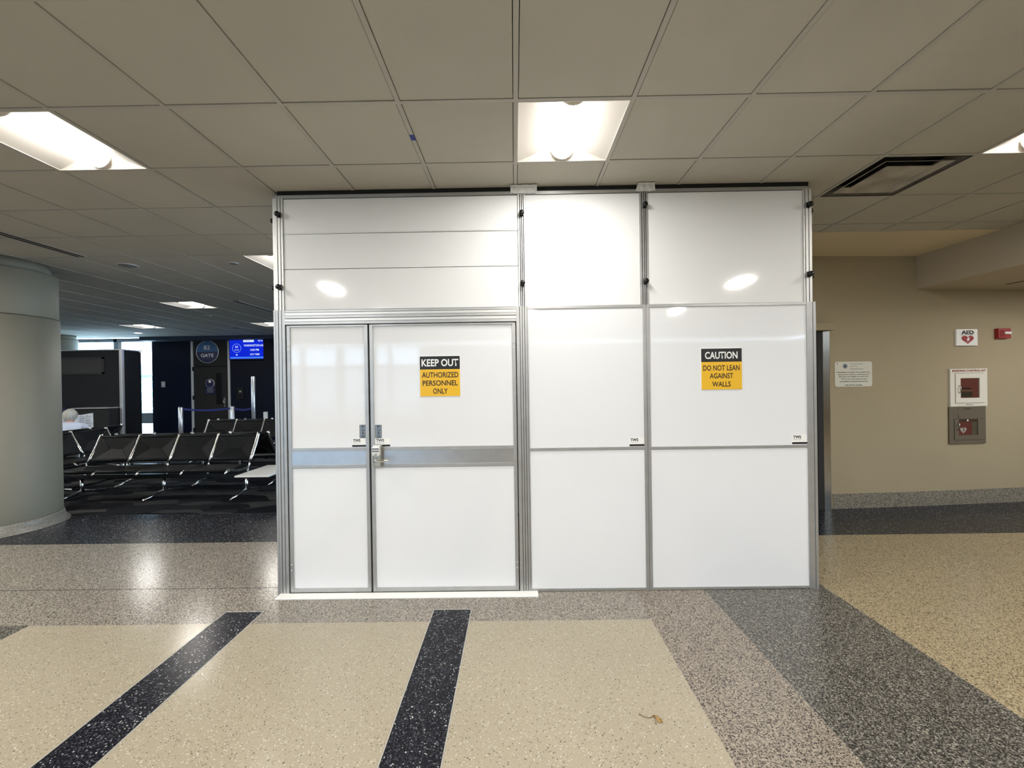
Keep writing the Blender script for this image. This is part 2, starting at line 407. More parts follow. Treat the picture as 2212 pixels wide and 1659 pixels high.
def gate_wall():
    y0, y1 = 12.2, 12.4
    b = MB()
    b.box(-10.74, -9.53, y0, y1, 0, ZC, 'navywall')
    b.box(-8.44, -7.27, y0, y1, 0, ZC, 'navywall'); b.box(-9.53, -8.44, y0, y1, 2.98, ZC, 'navywall'); b.box(-9.53, -8.44, y0 + .052, y1, 0, 2.98, 'groove')
    b.box(-7.27, 10.3, y0 - .25, y1, 0, ZC, 'navywall')
    struct(b.build('wall_gate'), 'dark navy wall at the gate')
    t = MB()
    for x in (-9.53, -8.44): t.box(x - .032, x + .032, y0 - .03, y0 + .05, 0, 2.98, 'trimgrey', .004)
    t.box(-9.53, -8.44, y0 - .02, y0 + .05, 2.96, 2.99, 'trimgrey')
    struct(t.build('trim_3'), 'pale metal trims either side of the gate door')
    s = MB(); s.box(-10.7, 2, 11.75, 12.2, ZC - .10, ZC + .02, 'navyframe')
    struct(s.build('ceiling_bulkhead'), 'dark bulkhead above the gate wall')
    # window wall
    w = MB()
    for x in (-16.4, -14.2, -11.83): w.box(x - .05, x + .05, y0, y0 + .12, .0, ZC, 'mullion'); w.box(x + .05, x + .17, y0 + .02, y0 + .1, 0, ZC, 'trimgrey')
    w.box(-16.5, -10.74, y0, y0 + .12, 2.95, ZC + .02, 'mullion'); w.box(-16.5, -10.74, y0, y0 + .12, .52, .83, 'mullion'); w.box(-16.5, -10.74, y0, y0 + .12, 0, .1, 'mullion')
    w.box(-16.5, -10.74, y0 + .05, y0 + .06, .1, 2.95, 'glass')
    struct(w.build('window_1'), 'bright glazed wall at the far end')
gate_wall()
def outside():
    b = MB(); b.box(-120, 60, 12.7, 160, -3.6, -3.5, 'apron'); b.box(-60, 60, -90, -9.5, -3.6, -3.5, 'apron')
    struct(b.build('exterior_ground'), 'pale apron outside the windows')
    e = MB(); e.box(-60, -50, 60, 66, -3.5, 3.4, 'exterior'); e.box(-56, -53, 59.5, 60, 3.4, 5.2, 'exterior')
    for k in range(4): e.box(-60, -50, 59.9, 60, -1.6 + k * 1.3, -1.2 + k * 1.3, 'whitewall')
    o = e.build('distant_building'); tag(o, 'pale blue building far outside the narrow bright window', 'building', kind='thing')
outside()
# ---- enclosure sides and back of the temporary room (hidden depth of the hoarding)
def enclosure():
    b = MB()
    b.box(-1.80, -1.76, 3.17, 5.0, 0, 2.13, 'panel_matt'); b.box(-1.795, -1.765, 3.17, 5.0, 2.13, 3.0, 'panel_matt')
    b.box(-1.80, -1.76, 3.17, 5.0, 3.0, ZC + .003, 'foam')
    b.box(-1.80, 2.22, 5.0, 5.04, 0, ZC + .003, 'panel_matt')
    struct(b.build('wall_hoarding_side'), 'side and back of the white temporary hoarding')
    c = MB(); c.box(2.19, 2.228, 3.17, 5.0, 0, 2.13, 'panel_matt'); c.box(2.185, 2.222, 3.17, 5.0, 2.13, ZC + .003, 'panel_matt')
    struct(c.build('wall_hoarding_end'), 'right side of the white temporary hoarding')
enclosure()

# ================================================================== TEMPORARY PARTITION
def strips(b, xs, z0, z1, m='alu', y=YW, depth=.06, gap=.0035, prot=None):
    """an extruded post: upright strips with dark grooves between"""
    b.box(xs[0] + .001, xs[-1] - .001, y + .010, y + depth, z0, z1, 'groove')
    for i, (a, c) in enumerate(zip(xs, xs[1:])):
        o = prot[i] if prot else 0
        b.box(a + (gap / 2 if i else 0), c - (gap / 2 if i < len(xs) - 2 else 0), y - o, y + .04, z0, z1, m, .0012)
    return b
# --- double door unit
du = thing('double_door', 'white double door in an aluminium frame with a keypad lever lock', 'door', (-.86, YW, 0))
def L(o): o.location = Vector(o.location) - Vector((-.86, YW, 0)); return o
strips(MB(), [-1.806, -1.788, -1.767, -1.743, -1.7185], 0, 2.138, prot=[0, .004, .002, .002]).build('jamb', du, (.86, -YW, 0))
strips(MB(), [.017, .044, .062, .080, .097], 0, 2.138, prot=[.002, .004, .003, .003]).build('jamb', du, (.86, -YW, 0))
hb = MB(); zz = [2.026, 2.049, 2.073, 2.096, 2.118, 2.138]
hb.box(-1.7185, .017, YW + .012, YW + .06, 2.026, 2.138, 'groove')
for i, (a, c) in enumerate(zip(zz, zz[1:])):
    hb.box(-1.7185, .017, YW - (.010, .004, .008, .002, 0)[i], YW + .045, a + .0012, c - .0012, 'alu' if i % 2 == 0 else 'alu_light', .0012)
hb.build('header', du, (.86, -YW, 0))
def leaf(x0, x1, hinge_left, lock):
    b = MB(); st, y = .0255, YW + .004
    top, bot = 2.022, .010
    b.box(x0, x0 + st, y, y + .045, bot, top, 'alu', .0015); b.box(x1 - st, x1, y, y + .045, bot, top, 'alu', .0015)
    b.box(x0 + st, x1 - st, y, y + .045, top - .012, top, 'alu'); b.box(x0 + st, x1 - st, y, y + .045, bot, bot + .030, 'alu', .0015)
    b.box(x0 + st, x1 - st, y, y + .045, 1.073, 1.100, 'alu', .0015); b.box(x0 + st, x1 - st, y, y + .045, .947, .972, 'alu', .0015)
    d = b.build('door_leaf', du, (.86, -YW, 0))
    for z0, z1 in ((1.100, top - .012), (bot + .030, .947)):
        MB().box(x0 + st - .004, x1 - st + .004, y + .009, y + .03, z0 - .004, z1 + .004, 'panel').build('panel', d)
    MB().box(x0 + st - .001, x1 - st + .001, y + .002, y + .03, .970, 1.075, 'alu_plate', .001).build('rail_plate', d)
    for zc in (1.849, .201):
        xh = (x0 - .004) if hinge_left else (x1 + .004)
        for dx in (-.0125, .0155):
            for dz in (-.020, .020):
                xx = xh + (dx if hinge_left else -dx)
                h = MB(); h.lathe([(.0001, .0045), (.0035, .004), (.0055, .0015), (.0058, -.006)][::-1], (xx, y - .002, zc + dz), 'alu_light', 10, Matrix.Rotation(PI / 2, 4, 'X'))
                h.build('hinge_rivet', d)
    return d
dl = leaf(-1.712, -1.101, True, False)
dr = leaf(-1.088, .010, False, True)
MB().box(.0105, .0165, YW + .004, YW + .03, 1.45, 1.575, 'black').build('latch_slot', du, (.86, -YW, 0))
MB().box(-1.7185, .017, YW + .02, YW + .05, 0, .012, 'groove').build('door_gap_seal', du, (.86, -YW, 0))
# keypad lock
k = MB(); y = YW + .004
k.box(-1.066, -.998, y - .034, y, .955, 1.122, 'nickel', .012)
k.box(-1.062, -1.004, y - .062, y - .030, 1.045, 1.112, 'keypad', .008)
for i in range(5):
    for j in range(2): k.lathe([(.0038, -.001), (.0038, .0025)], (-1.0525 + i * .0098, y - .0645, 1.096 - j * .017), 'black', 8, Matrix.Rotation(PI / 2, 4, 'X'))
k.lathe([(.0085, -.002), (.0085, .004), (.005, .006)], (-1.033, y - .062, 1.058), 'nickel', 16, Matrix.Rotation(PI / 2, 4, 'X'))
k.lathe([(.021, 0), (.021, .012), (.012, .016), (.011, .045)], (-1.034, y - .032, 1.010), 'chrome', 20, Matrix.Rotation(PI / 2, 4, 'X'))
k.build('keypad_lock', dr)
MB().tube([(-1.040, y - .078, 1.010), (-1.015, y - .080, 1.010), (-.97, y - .074, 1.009), (-.935, y - .070, 1.011)], [.013, .0125, .010, .008], 'chrome', 10).build('lever_handle', dr)
# --- lower panel units
def lower_unit(label, x0, x1, st_l, st_r, rails, group=None):
    t = thing('hoarding_panel', label, 'wall panel', ((x0 + x1) / 2, YW, 0)); off = (-(x0 + x1) / 2, -YW, 0)
    b = MB()
    if len(st_l) > 1: strips(b, st_l, 0, 2.138, prot=[.001] * (len(st_l) - 1))
    if len(st_r) > 1: strips(b, st_r, 0, 2.138, prot=[.001] * (len(st_r) - 1))
    xa, xb = st_l[-1], st_r[0]
    for z0, z1 in rails: b.box(xa, xb, YW, YW + .04, z0, z1, 'alu', .0015)
    b.build('frame', t, off)
    for (za, zb) in ((rails[0][1], rails[1][0]), (rails[1][1], rails[2][0])):
        MB().box(xa - .003, xb + .003, YW + .007, YW + .03, za - .003, zb + .003, 'panel').build('panel', t, off)
    return t
RA = [(.002, .021), (1.056, 1.078), (2.118, 2.138)]
lower_unit('plain white hoarding panel between the double door and the caution panel', .0985, .986, [.0985, .107], [.962, .986], RA)
lower_unit('wide white hoarding panel carrying the yellow caution sign', .988, 2.247, [.988, 1.011], [2.178, 2.224, 2.247], [(.002, .021), (1.054, 1.075), (2.118, 2.138)])
# --- upper infill units
def knob_mesh():
    b = MB()
    b.lathe([(.009, 0), (.010, .008), (.012, .012), (.017, .016), (.020, .024), (.019, .032), (.012, .038), (.003, .040)], (0, 0, 0), 'black', 14, Matrix.Rotation(PI / 2, 4, 'X'))
    b.box(-.014, .014, -.006, .004, -.020, .020, 'black', .002)
    return b
def knob(t, off, x, z, side=0):
    o = knob_mesh().build('clamp_knob', t)
    if side == 0: o.location = Vector(off) + Vector((x, YW - .002, z))
    else: o.location = Vector(off) + Vector((x, YW + .045, z)); o.rotation_euler = (0, 0, side * PI / 2)
    smooth(o)
def upper_unit(label, x0, x1, posts, boards, knobs, sides):
    t = thing('infill_panel', label, 'wall panel', ((x0 + x1) / 2, YW, 2.138)); off = (-(x0 + x1) / 2, -YW, -2.138)
    b = MB()
    for xs, m in posts: strips(b, xs, 2.138, 2.977, m=m, gap=.006)
    b.box(x0, x1, YW + .002, YW + .05, 2.976, 3.0, 'alu', .001)
    b.build('frame', t, off)
    for xa, xb, z0, z1, dy in boards:
        MB().box(xa, xb, YW + .008 + dy, YW + .03, z0, z1, 'panel_matt', .0012).build('board', t, off)
    for x, z in knobs: knob(t, off, x, z)
    for x, z, s in sides: knob(t, off, x, z, s)
    return t
u1 = upper_unit('triple boarded white infill above the double door', -1.80, .0395,
    [([-1.800, -1.764, -1.741, -1.724], 'alu_light')],
    [(-1.722, .038, 2.716, 2.972, 0), (-1.722, .038, 2.4475, 2.7075, .001), (-1.722, .038, 2.140, 2.4425, 0)],
    [(-1.751, 2.851), (-1.750, 2.309)], [(-1.800, 2.826, -1), (-1.800, 2.314, -1)])
ob = MB().box(-1.722, .038, YW + .005, YW + .02, 2.709, 2.7145, 'alu_light').build('joint_strip', u1, (-(-1.80 + .0395) / 2, -YW, -2.138))
u2 = upper_unit('bright square white infill under the lit ceiling lamp', .040, .9495,
    [([.040, .055, .068, .081, .095], 'alu_light')], [(.096, .9490, 2.140, 2.972, 0)], [(.068, 2.829), (.068, 2.309)], [])
u3 = upper_unit('wide white infill above the panel with the caution sign', .950, 2.225,
    [([.950, .966, .982, .995, 1.008], 'alu'), ([2.164, 2.177, 2.203, 2.225], 'alu_light')], [(1.009, 2.163, 2.140, 2.972, 0)],
    [(.984, 2.875), (.984, 2.308), (2.199, 2.856), (2.198, 2.342)], [(2.225, 2.832, 1), (2.225, 2.338, 1)])
# --- seal, tapes, threshold
tag(MB().box(-1.765, 2.206, YW + .004, YW + .05, 3.0, ZC + .003, 'foam').build('foam_seal'), 'black foam strip along the top of the white hoarding', 'seal', kind='thing')
def tape(name, label, x0, x1, skew):
    b = MB(); n = 10
    pr = [(YW - .006, 2.979), (YW - .007, 2.990), (YW - .012, 3.004), (YW - .016, 3.016), (YW - .020, ZC - .004), (YW - .045, ZC - .003)]
    rows = []
    for i in range(n + 1):
        x = x0 + (x1 - x0) * i / n
        rows.append([(x + skew * (z - 2.98) * (1 - 2 * i / n), yy - .003 * math.sin(i * 1.7 + j), z + .002 * math.sin(i * 2.3 + j * .7) * (j in (0,))) for j, (yy, z) in enumerate(pr)])
    for i in range(n):
        for j in range(len(pr) - 1): b.poly([rows[i][j], rows[i + 1][j], rows[i + 1][j + 1], rows[i][j + 1]], 'tape')
    bmesh.ops.remove_doubles(b.bm, verts=b.bm.verts[:], dist=1e-5)
    o = b.build(name); s = o.modifiers.new('thick', 'SOLIDIFY'); s.thickness = .001
    return tag(o, label, 'tape', kind='thing')
tape('adhesive_tape', 'long strip of white tape at ceiling beside the lit lamp', -.012, .185, .0)
tape('adhesive_tape', 'short crumpled piece of white tape over the black foam strip', .918, 1.068, .25)
tag(MB().box(-1.785, .150, 3.018, 3.098, 0, .010, 'white', .003).build('threshold_strip'), 'white threshold strip on the floor under the double door', 'threshold', kind='thing')
# --- signs on the hoarding
def hazard_sign(name, label, x0, x1, z0, z1, zs, head, lines, border, yface):
    t = thing(name, label, 'sign', ((x0 + x1) / 2, yface, z0), group=None); off = (-(x0 + x1) / 2, -yface, -z0)
    yf = yface - .004
    MB().box(x0 - border[0], x1 + border[1], yf, yface, z0 - border[2], z1 + border[3], 'vinyl', .0008).build('plate', t, off)
    MB().box(x0, x1, yf - .0006, yf + .001, zs, z1, 'signblack').build('header_field', t, off)
    MB().box(x0, x1, yf - .0006, yf + .001, z0, zs, 'signyellow').build('message_field', t, off)
    for s, xc, zc, w, h, m, bo in [head] + lines:
        text('lettering', s, w, h, Matrix.Translation(off) @ wallmx((xc, yf - .0014, zc)), m, t, bo)
    return t
hazard_sign('keep_out_sign', 'black and yellow keep out sign on the double door', -.7115, -.4115, 1.476, 1.776, 1.678,
    ('KEEP OUT', -.5605, 1.7275, .276, .055, 'inkwhite', .022),
    [('AUTHORIZED', -.5605, 1.636, .274, .0415, 'ink', .015), ('PERSONNEL', -.5605, 1.575, .264, .0405, 'ink', .015), ('ONLY', -.560, 1.514, .110, .041, 'ink', .015)],
    (.004, .003, .002, .004), YW + .013)
hazard_sign('caution_sign', 'black and yellow caution sign on the wide hoarding panel', 1.394, 1.695, 1.496, 1.8015, 1.702,
    ('CAUTION', 1.5425, 1.751, .242, .0535, 'inkwhite', .022),
    [('DO NOT LEAN', 1.5425, 1.657, .272, .041, 'ink', .015), ('AGAINST', 1.5425, 1.598, .174, .0395, 'ink', .015), ('WALLS', 1.5415, 1.536, .138, .039, 'ink', .015)],
    (.006, .002, .001, .006), YW + .007)
def push_label(label, x0, x1, z0, z1):
    yf = YW + .013
    t = thing('push_label', label, 'label', ((x0 + x1) / 2, yf, z0)); off = (-(x0 + x1) / 2, -yf, -z0)
    MB().box(x0, x1, yf - .0015, yf, z0, z1, 'signblack').build('plate', t, off)
    MB().box(x0 + .003, x1 - .003, yf - .002, yf, z0 + .003, z1 - .003, 'pushgrey').build('field', t, off)
    for i, c in enumerate('PUSH'):
        text('lettering', c, .0175, .0185, Matrix.Translation(off) @ wallmx(((x0 + x1) / 2 + .002, yf - .0026, z1 - .0155 - i * .0235)), 'signblack', t, .03)
push_label('grey push label on the narrow door leaf', -1.175, -1.127, 1.169, 1.268)
push_label('grey push label on the wide door leaf above the keypad', -1.057, -1.009, 1.166, 1.266)
def maker_sticker(label, x0, x1, z0, z1, yf):
    t = thing('maker_sticker', label, 'sticker', ((x0 + x1) / 2, yf, z0)); off = (-(x0 + x1) / 2, -yf, -z0)
    w = x1 - x0
    MB().box(x0, x1, yf - .001, yf, z0, z1, 'vinyl').build('backing', t, off)
    MB().box(x0, x1, yf - .0016, yf, z0 + .002, z0 + .016, 'signblack').build('black_band', t, off)
    B = Matrix.Translation(off)
    text('lettering', 'TWS', w * .53, .0215, B @ wallmx((x0 + w * .33, yf - .0018, z1 - .0155)), 'signblack', t, .03)
    text('lettering', 'TEMPORARY WALL SYSTEMS', w * .55, .005, B @ wallmx((x0 + w * .33, yf - .0018, z1 - .035)), 'inkgrey', t)
maker_sticker('small maker sticker on the narrow door leaf', -1.232, -1.127, 1.101, 1.167, YW + .013)
maker_sticker('small maker sticker partly behind the keypad lock', -1.058, -.946, 1.101, 1.165, YW + .013)
maker_sticker('small maker sticker at corner of the plain middle panel', .852, .962, 1.079, 1.144, YW + .007)
maker_sticker('small maker sticker at corner of the wide caution panel', 2.064, 2.176, 1.078, 1.149, YW + .007)

# ================================================================== CEILING THINGS
def troffer_proto(label):
    t = thing('ceiling_light', label, 'ceiling light', (0, 0, ZC), group='recessed square ceiling lights')
    a = T / 2 - .0135; w = .082; up = .075; e = .26       # opening half size, basket half width, pan depth, basket half length
    b = MB()
    for s in (-1, 1):
        b.poly([(s * a, -a, .002), (s * a, a, .002), (s * w, e, up), (s * w, -e, up)], 'pan')
        b.poly([(-a, s * a, .002), (a, s * a, .002), (w, s * e, up), (-w, s * e, up)], 'pan')
        b.box(s * a - .002, s * a + .002, -a, a, -.0005, .05, 'pan'); b.box(-a, a, s * a - .002, s * a + .002, -.0005, .05, 'pan')
    b.box(-w, w, -e, e, up, up + .01, 'pan')
    b.build('reflector', t)
    g = MB(); n = 8
    prof = [(-.070 * math.cos(PI * k / n), up - .070 * math.sin(PI * k / n)) for k in range(n + 1)]
    for (xa, za), (xb, zb) in zip(prof, prof[1:]): g.poly([(xa, -e, za), (xa, e, za), (xb, e, zb), (xb, -e, zb)], 'glow')
    g.build('lamp_basket', t)
    l = area('lamp_light', (0, 0, .0005), .135, .50, AREA_W, WARM); l.parent = t
    for s in (-1, 1):
        c = MB(); pts = [(-.078 * math.cos(PI * k / 10), s * e, up - .078 * math.sin(PI * k / 10)) for k in range(11)]
        c.prism(pts, (0, s * .006, 0), 'cream'); c.build('basket_end', t)
    return t
LL = {(0, 0): 'lit square ceiling light directly above the white hoarding', (-5, 0): 'lit square ceiling light over the navy floor stripes, before the column',
      (5, 0): 'lit square ceiling light beside the sooty vent', (-5, 4): 'lit square ceiling light cut off by the upper hoarding corner',
      (-10, 8): 'small lit square ceiling light above the rear black benches', (-10, 12): 'far small ceiling light half hidden by the hoarding, above the flight screen',
      (-15, 12): 'far lit ceiling light above the dark gate counter'}
tp = None
for cr in LIGHTS:
    if tp is None: tp = o = troffer_proto(LL[cr])
    else: o = copy_tree(tp); o['label'] = LL[cr]
    o.location = (GX + (cr[0] + .5) * T, GY + (cr[1] + .5) * T, ZC)
    for ch in o.children:
        if ch.type == 'LIGHT' and cr == (0, 0): ch.data = ch.data.copy(); ch.data.energy = AREA_W * .42     # dimmed below its siblings so the panels beneath clip less
def vent():
    cx, cy = GX + 4.5 * T, GY + 1.5 * T
    t = thing('ceiling_vent', 'square ceiling air vent blackened with soot', 'air vent', (cx, cy, ZC))
    a = T / 2 - .013
    b = MB(); b.box(-a, a, -a, a, .10, .11, 'ventdark')
    for s in (-1, 1): b.box(s * a - .003, s * a + .003, -a, a, 0, .1, 'ventdark'); b.box(-a, a, s * a - .003, s * a + .003, 0, .1, 'ventdark')
    b.build('housing', t)
    def cone(r0, r1, z0, z1, m):
        c = MB()
        for s in (-1, 1):
            c.prism([(s * r0, -r0, z0), (s * r0, r0, z0), (s * r1, r1, z1), (s * r1, -r1, z1)], (0, 0, .004), m)
            c.prism([(-r0, s * r0, z0), (r0, s * r0, z0), (r1, s * r1, z1), (-r1, s * r1, z1)], (0, 0, .004), m)
        return c
    cone(a - .004, a - .062, .003, .055, 'sootdark').build('outer_frame', t)
    cone(.236, .190, -.001, .022, 'soot').build('diffuser_cone', t)
    MB().box(-.158, .158, -.158, .158, .003, .010, 'soot', .002).build('centre_plate', t)
vent()
def slot_diffuser(label, x, y0, y1):
    t = thing('slot_diffuser', label, 'air vent', (x, (y0 + y1) / 2, ZC), group='linear slot diffusers'); h = (y1 - y0) / 2
    MB().box(-.055, .055, -h, h, -.002, .006, 'ventdark').build('slot', t)
    for xx in (-.055, 0, .055): MB().box(xx - .004, xx + .004, -h, h, -.004, .004, 'tbar').build('blade', t)
slot_diffuser('long black slot diffuser in the ceiling before the column', -4.765, 3.33, 4.55)
slot_diffuser('black slot diffuser in ceiling close to the hoarding edge', -4.745, 7.03, 8.25)
slot_diffuser('far thin black slot diffuser beyond the counter lamp', -8.27, 9.35, 10.56)
t = thing('slot_diffuser', 'thin dark slot in the underside of the beige soffit', 'air vent', (5.745, 4.45, 2.63), group='linear slot diffusers')
MB().box(-.012, .012, -.42, .42, -.003, .003, 'ventdark').build('slot', t)
def disc(name, label, cat, x, y, r, m):
    t = thing(name, label, cat, (x, y, ZC))
    MB().lathe([(r * .98, .004), (r, -.004), (r * .93, -.009), (r * .88, -.008)], (0, 0, 0), 'trimgrey', 28).build('ring', t)
    MB().lathe([(r * .88, -.004), (r * .85, -.0095), (r * .1, -.011)], (0, 0, 0), m, 28).build('grille', t)
disc('ceiling_speaker', 'round ceiling speaker grille beyond the column', 'speaker', -4.575, 4.89, .105, 'grille')
disc('ceiling_speaker', 'far round ceiling speaker near the gate sign', 'speaker', -6.85, 10.2, .12, 'grille')
disc('smoke_detector', 'small round detector on the ceiling near the hoarding edge', 'detector', -3.30, 4.875, .05, 'grille')
disc('smoke_detector', 'tiny far detector on the ceiling beyond the second lamp', 'detector', -6.26, 8.43, .07, 'grille')
t = thing('downlight', 'tiny round lit downlight above the gate counter', 'ceiling light', (-9.92, 10.87, ZC))
MB().lathe([(.10, .004), (.10, -.006), (.08, -.008)], (0, 0, 0), 'white', 24).build('ring', t); MB().lathe([(.08, -.004), (.07, -.010)], (0, 0, 0), 'downlight', 24).build('lens', t)
tag(MB().box(-.5975, -.571, 2.425, 2.480, ZC - .0015, ZC + .002, 'bluetape', mx=None).build('blue_tape'), 'small piece of blue tape on a ceiling grid bar', 'tape', kind='thing')

# ================================================================== COLUMN
def column(name, label, cx, cy, k, cat='column'):
    t = thing(name, label, cat, (cx, cy, 0))
    MB().lathe([(.56 * k, 0), (.558 * k, .012), (.535 * k, .03), (.520 * k, .06), (.512 * k, .095), (.506 * k, .118)], (0, 0, 0), 'colbase', 64).build('base', t)
    MB().lathe([(.497 * k, .118), (.499 * k, .124), (.501 * k, .3), (.498 * k, 2.390), (.486 * k, 2.394)], (0, 0, 0), 'column', 64).build('shaft', t)
    MB().lathe([(.455 * k, 2.392), (.455 * k, 2.402), (.488 * k, 2.403), (.490 * k, 2.407), (.490 * k, 2.905), (.484 * k, 2.912)], (0, 0, 0), 'column', 64).build('capital', t)
    MB().lathe([(.430 * k, 2.90), (.430 * k, ZC + .001)], (0, 0, 0), 'column', 64).build('neck', t)
    return t
column('round_column', 'big round beige column standing on the navy terrazzo strip', -5.90, 4.68, 1.0)
column('round_column', 'distant round column behind the gate counter', -12.3, 11.2, .62)

# ================================================================== WAITING SEATS
def bench(label, n, table=None, group='rows of tandem seats in the waiting area'):
    """local frame: x along the row, +y to the front"""
    t = thing('tandem_seating', label, 'seating', group=group)
    p = .605; X = [(i - n / 2) * p for i in range(n + 1)]
    prof = [(-.225, .862), (-.215, .835), (-.150, .695), (-.060, .545), (-.010, .470)]
    seat = [(-.010, .470), (.004, .43), (.03, .392), (.14, .372), (.30, .392), (.42, .424), (.49, .418), (.525, .385)]
    for x in X:
        b = MB()
        b.tube([(x, yy, z) for yy, z in prof], [.024, .024, .024, .024, .021], 'polished', 10, 1.0, up=(1, 0, 0))
        b.tube([(x, yy, z) for yy, z in seat], [.017, .016, .017, .017, .017, .018, .019, .016], 'polished', 10, .8, up=(1, 0, 0))
        b.box(x - .018, x + .018, -.02, .05, .30, .41, 'polished', .008)
        b.build('side_frame', t)
    def sling(name, pts, x0, x1, sink, ring):
        """padded sling: rows of points along the profile, a sunken hip-shaped middle with seams"""
        b = MB(); A, B = Vector((0, *pts[0])), Vector((0, *pts[1])); d = (B - A); nrm = Vector((0, -d.z, d.y)).normalized() * sink
        def at(u, v, off=0, o2=0): return Vector((x0 + (x1 - x0) * u, 0, 0)) + A + d * v + nrm * off + nrm.normalized() * o2
        th = .016
        for sgn in (1, -1):
            c = [at(0, 0, 0, sgn * th), at(1, 0, 0, sgn * th), at(1, 1, 0, sgn * th), at(0, 1, 0, sgn * th)]
            m1, m2 = at(.34, .5, 1, sgn * th), at(.66, .5, 1, sgn * th)
            b.poly([c[0], c[1], m2, m1], 'leather'); b.poly([c[3], c[2], m2, m1], 'leather')
            b.poly([c[0], m1, c[3]], 'leather'); b.poly([c[1], m2, c[2]], 'leather')
            if sgn == 1 or True:
                for pa, pb in ((c[0], m1), (c[3], m1), (c[1], m2), (c[2], m2), (m1, m2)): b.tube([pa, pb], .0045, 'piping', 6)
        for v in (0, 1): b.tube([at(0, v), at(1, v)], ring, 'leather', 10)
        for u in (0, 1): b.tube([at(u, 0), at(u, 1)], .016, 'leather', 8)
        return b.build(name, t)
    for xa, xb in zip(X, X[1:]):
        sling('backrest', ((-.045, .50), (-.205, .825)), xa + .022, xb - .022, .030, .024)
        sling('seat', ((.045, .415), (.465, .425)), xa + .022, xb - .022, -.030, .022)
    xl, xr = X[0] - .05, X[-1] + (.5 if table else .05)
    MB().box(xl, xr, .04, .12, .255, .315, 'darkmetal', .008).build('beam', t)
    lx = [X[0], X[2], X[4]] if n == 4 else [X[0] + .1, X[-1] - .1]
    for x in lx:
        b = MB()
        b.tube([(x, .08, .27), (x, .08, .16), (x, .08, .07)], [.022, .024, .032], 'polished', 10)
        b.tube([(x, -.26, .016), (x, -.10, .045), (x, .08, .075), (x, .27, .045), (x, .44, .016)], [.014, .018, .024, .018, .014], 'polished', 10)
        b.build('leg', t)
        g = MB()
        for yy in (-.25, .43): g.lathe([(.022, 0), (.022, .010), (.010, .02)], (x, yy, 0), 'black', 12)
        g.build('glide', t)
    if table:
        x0, x1, ya, yb = table
        MB().box(x0, x1, ya, yb, .362, .384, 'tablewhite', .006).build('table_top', t)
        MB().box((x0 + x1) / 2 - .06, (x0 + x1) / 2 + .06, .03, .20, .31, .364, 'darkmetal', .004).build('table_bracket', t)
    return t
proto = bench('front black sling bench with a white end table', 4, (1.40, 1.86, -.12, .62))
def place(o, x, y, rz): o.location = (x, y, 0); o.rotation_euler = (0, 0, rz)
# front row faces the camera; its table stands at the right hand end seen from the camera
place(proto, -5.145, 6.09, PI)
for ch in proto.children:
    if ch.name.startswith(('table_top', 'table_bracket')): ch.scale = (-1, 1, 1)
    if ch.name.startswith('beam'): ch.scale = (-1, 1, 1)
plain = bench('black sling bench back to back behind the front bench', 4)
place(plain, -5.115, 6.735, 0)
row3 = copy_tree(plain); row3['label'] = 'rear black sling bench below the gate door, facing the camera'; place(row3, -5.42, 8.70, PI)
row4 = copy_tree(plain); row4['label'] = 'rearmost black sling bench back to back with the rear bench'; place(row4, -5.42, 9.42, 0)
row5 = copy_tree(plain); row5['label'] = 'black sling bench beside the column, turned sideways toward the front bench'; place(row5, -7.275, 6.32, -PI / 2)
row6 = copy_tree(plain); row6['label'] = 'black sling bench on which the grey haired person sits'; place(row6, -8.06, 6.98, PI / 2)

# ================================================================== GATE AREA
def gate_counter():
    t = thing('gate_counter', 'tall black gate counter wall before the bright windows', 'counter', (-10.6, 10.3, 0)); o = (10.6, -10.3, 0)
    MB().box(-12.6, -9.86, 10.3, 10.83, 0, 2.525, 'counterblack', .006).build('back_wall', t, o)
    MB().box(-9.87, -9.80, 10.27, 10.34, 0, 2.53, 'silver', .006).build('corner_post', t, o)
    MB().box(-9.862, -9.835, 10.34, 10.83, 0, 2.52, 'counterblack', .002).build('side_panel', t, o)
    MB().box(-12.62, -9.80, 10.28, 10.84, 2.525, 2.552, 'silver', .004).build('top_cap', t, o)
    b = MB()
    for a in ((-12.3, -10.27, 2.31, 2.36), (-12.3, -10.27, 1.935, 1.985)): b.box(a[0], a[1], 10.285, 10.31, a[2], a[3], 'groove')
    for a in (-12.3, -10.32): b.box(a, a + .05, 10.285, 10.31, 1.935, 2.36, 'groove')
    b.box(-12.25, -10.32, 10.292, 10.31, 1.985, 2.31, 'counterinset'); b.build('sign_frame', t, o)
    MB().box(-10.79, -9.90, 9.98, 10.3, 1.085, 1.108, 'silver', .003).build('shelf', t, o)
    MB().box(-12.6, -10.8, 9.95, 10.3, 0, 1.09, 'signnavy', .004).build('desk', t, o)
    MB().box(-10.8, -9.9, 10.02, 10.3, 0, 1.085, 'piping', .004).build('lower_cabinet', t, o)
    MB().box(-9.84, -9.826, 10.80, 10.835, 0, 2.52, 'darkmetal').build('edge_strip', t, o)
gate_counter()
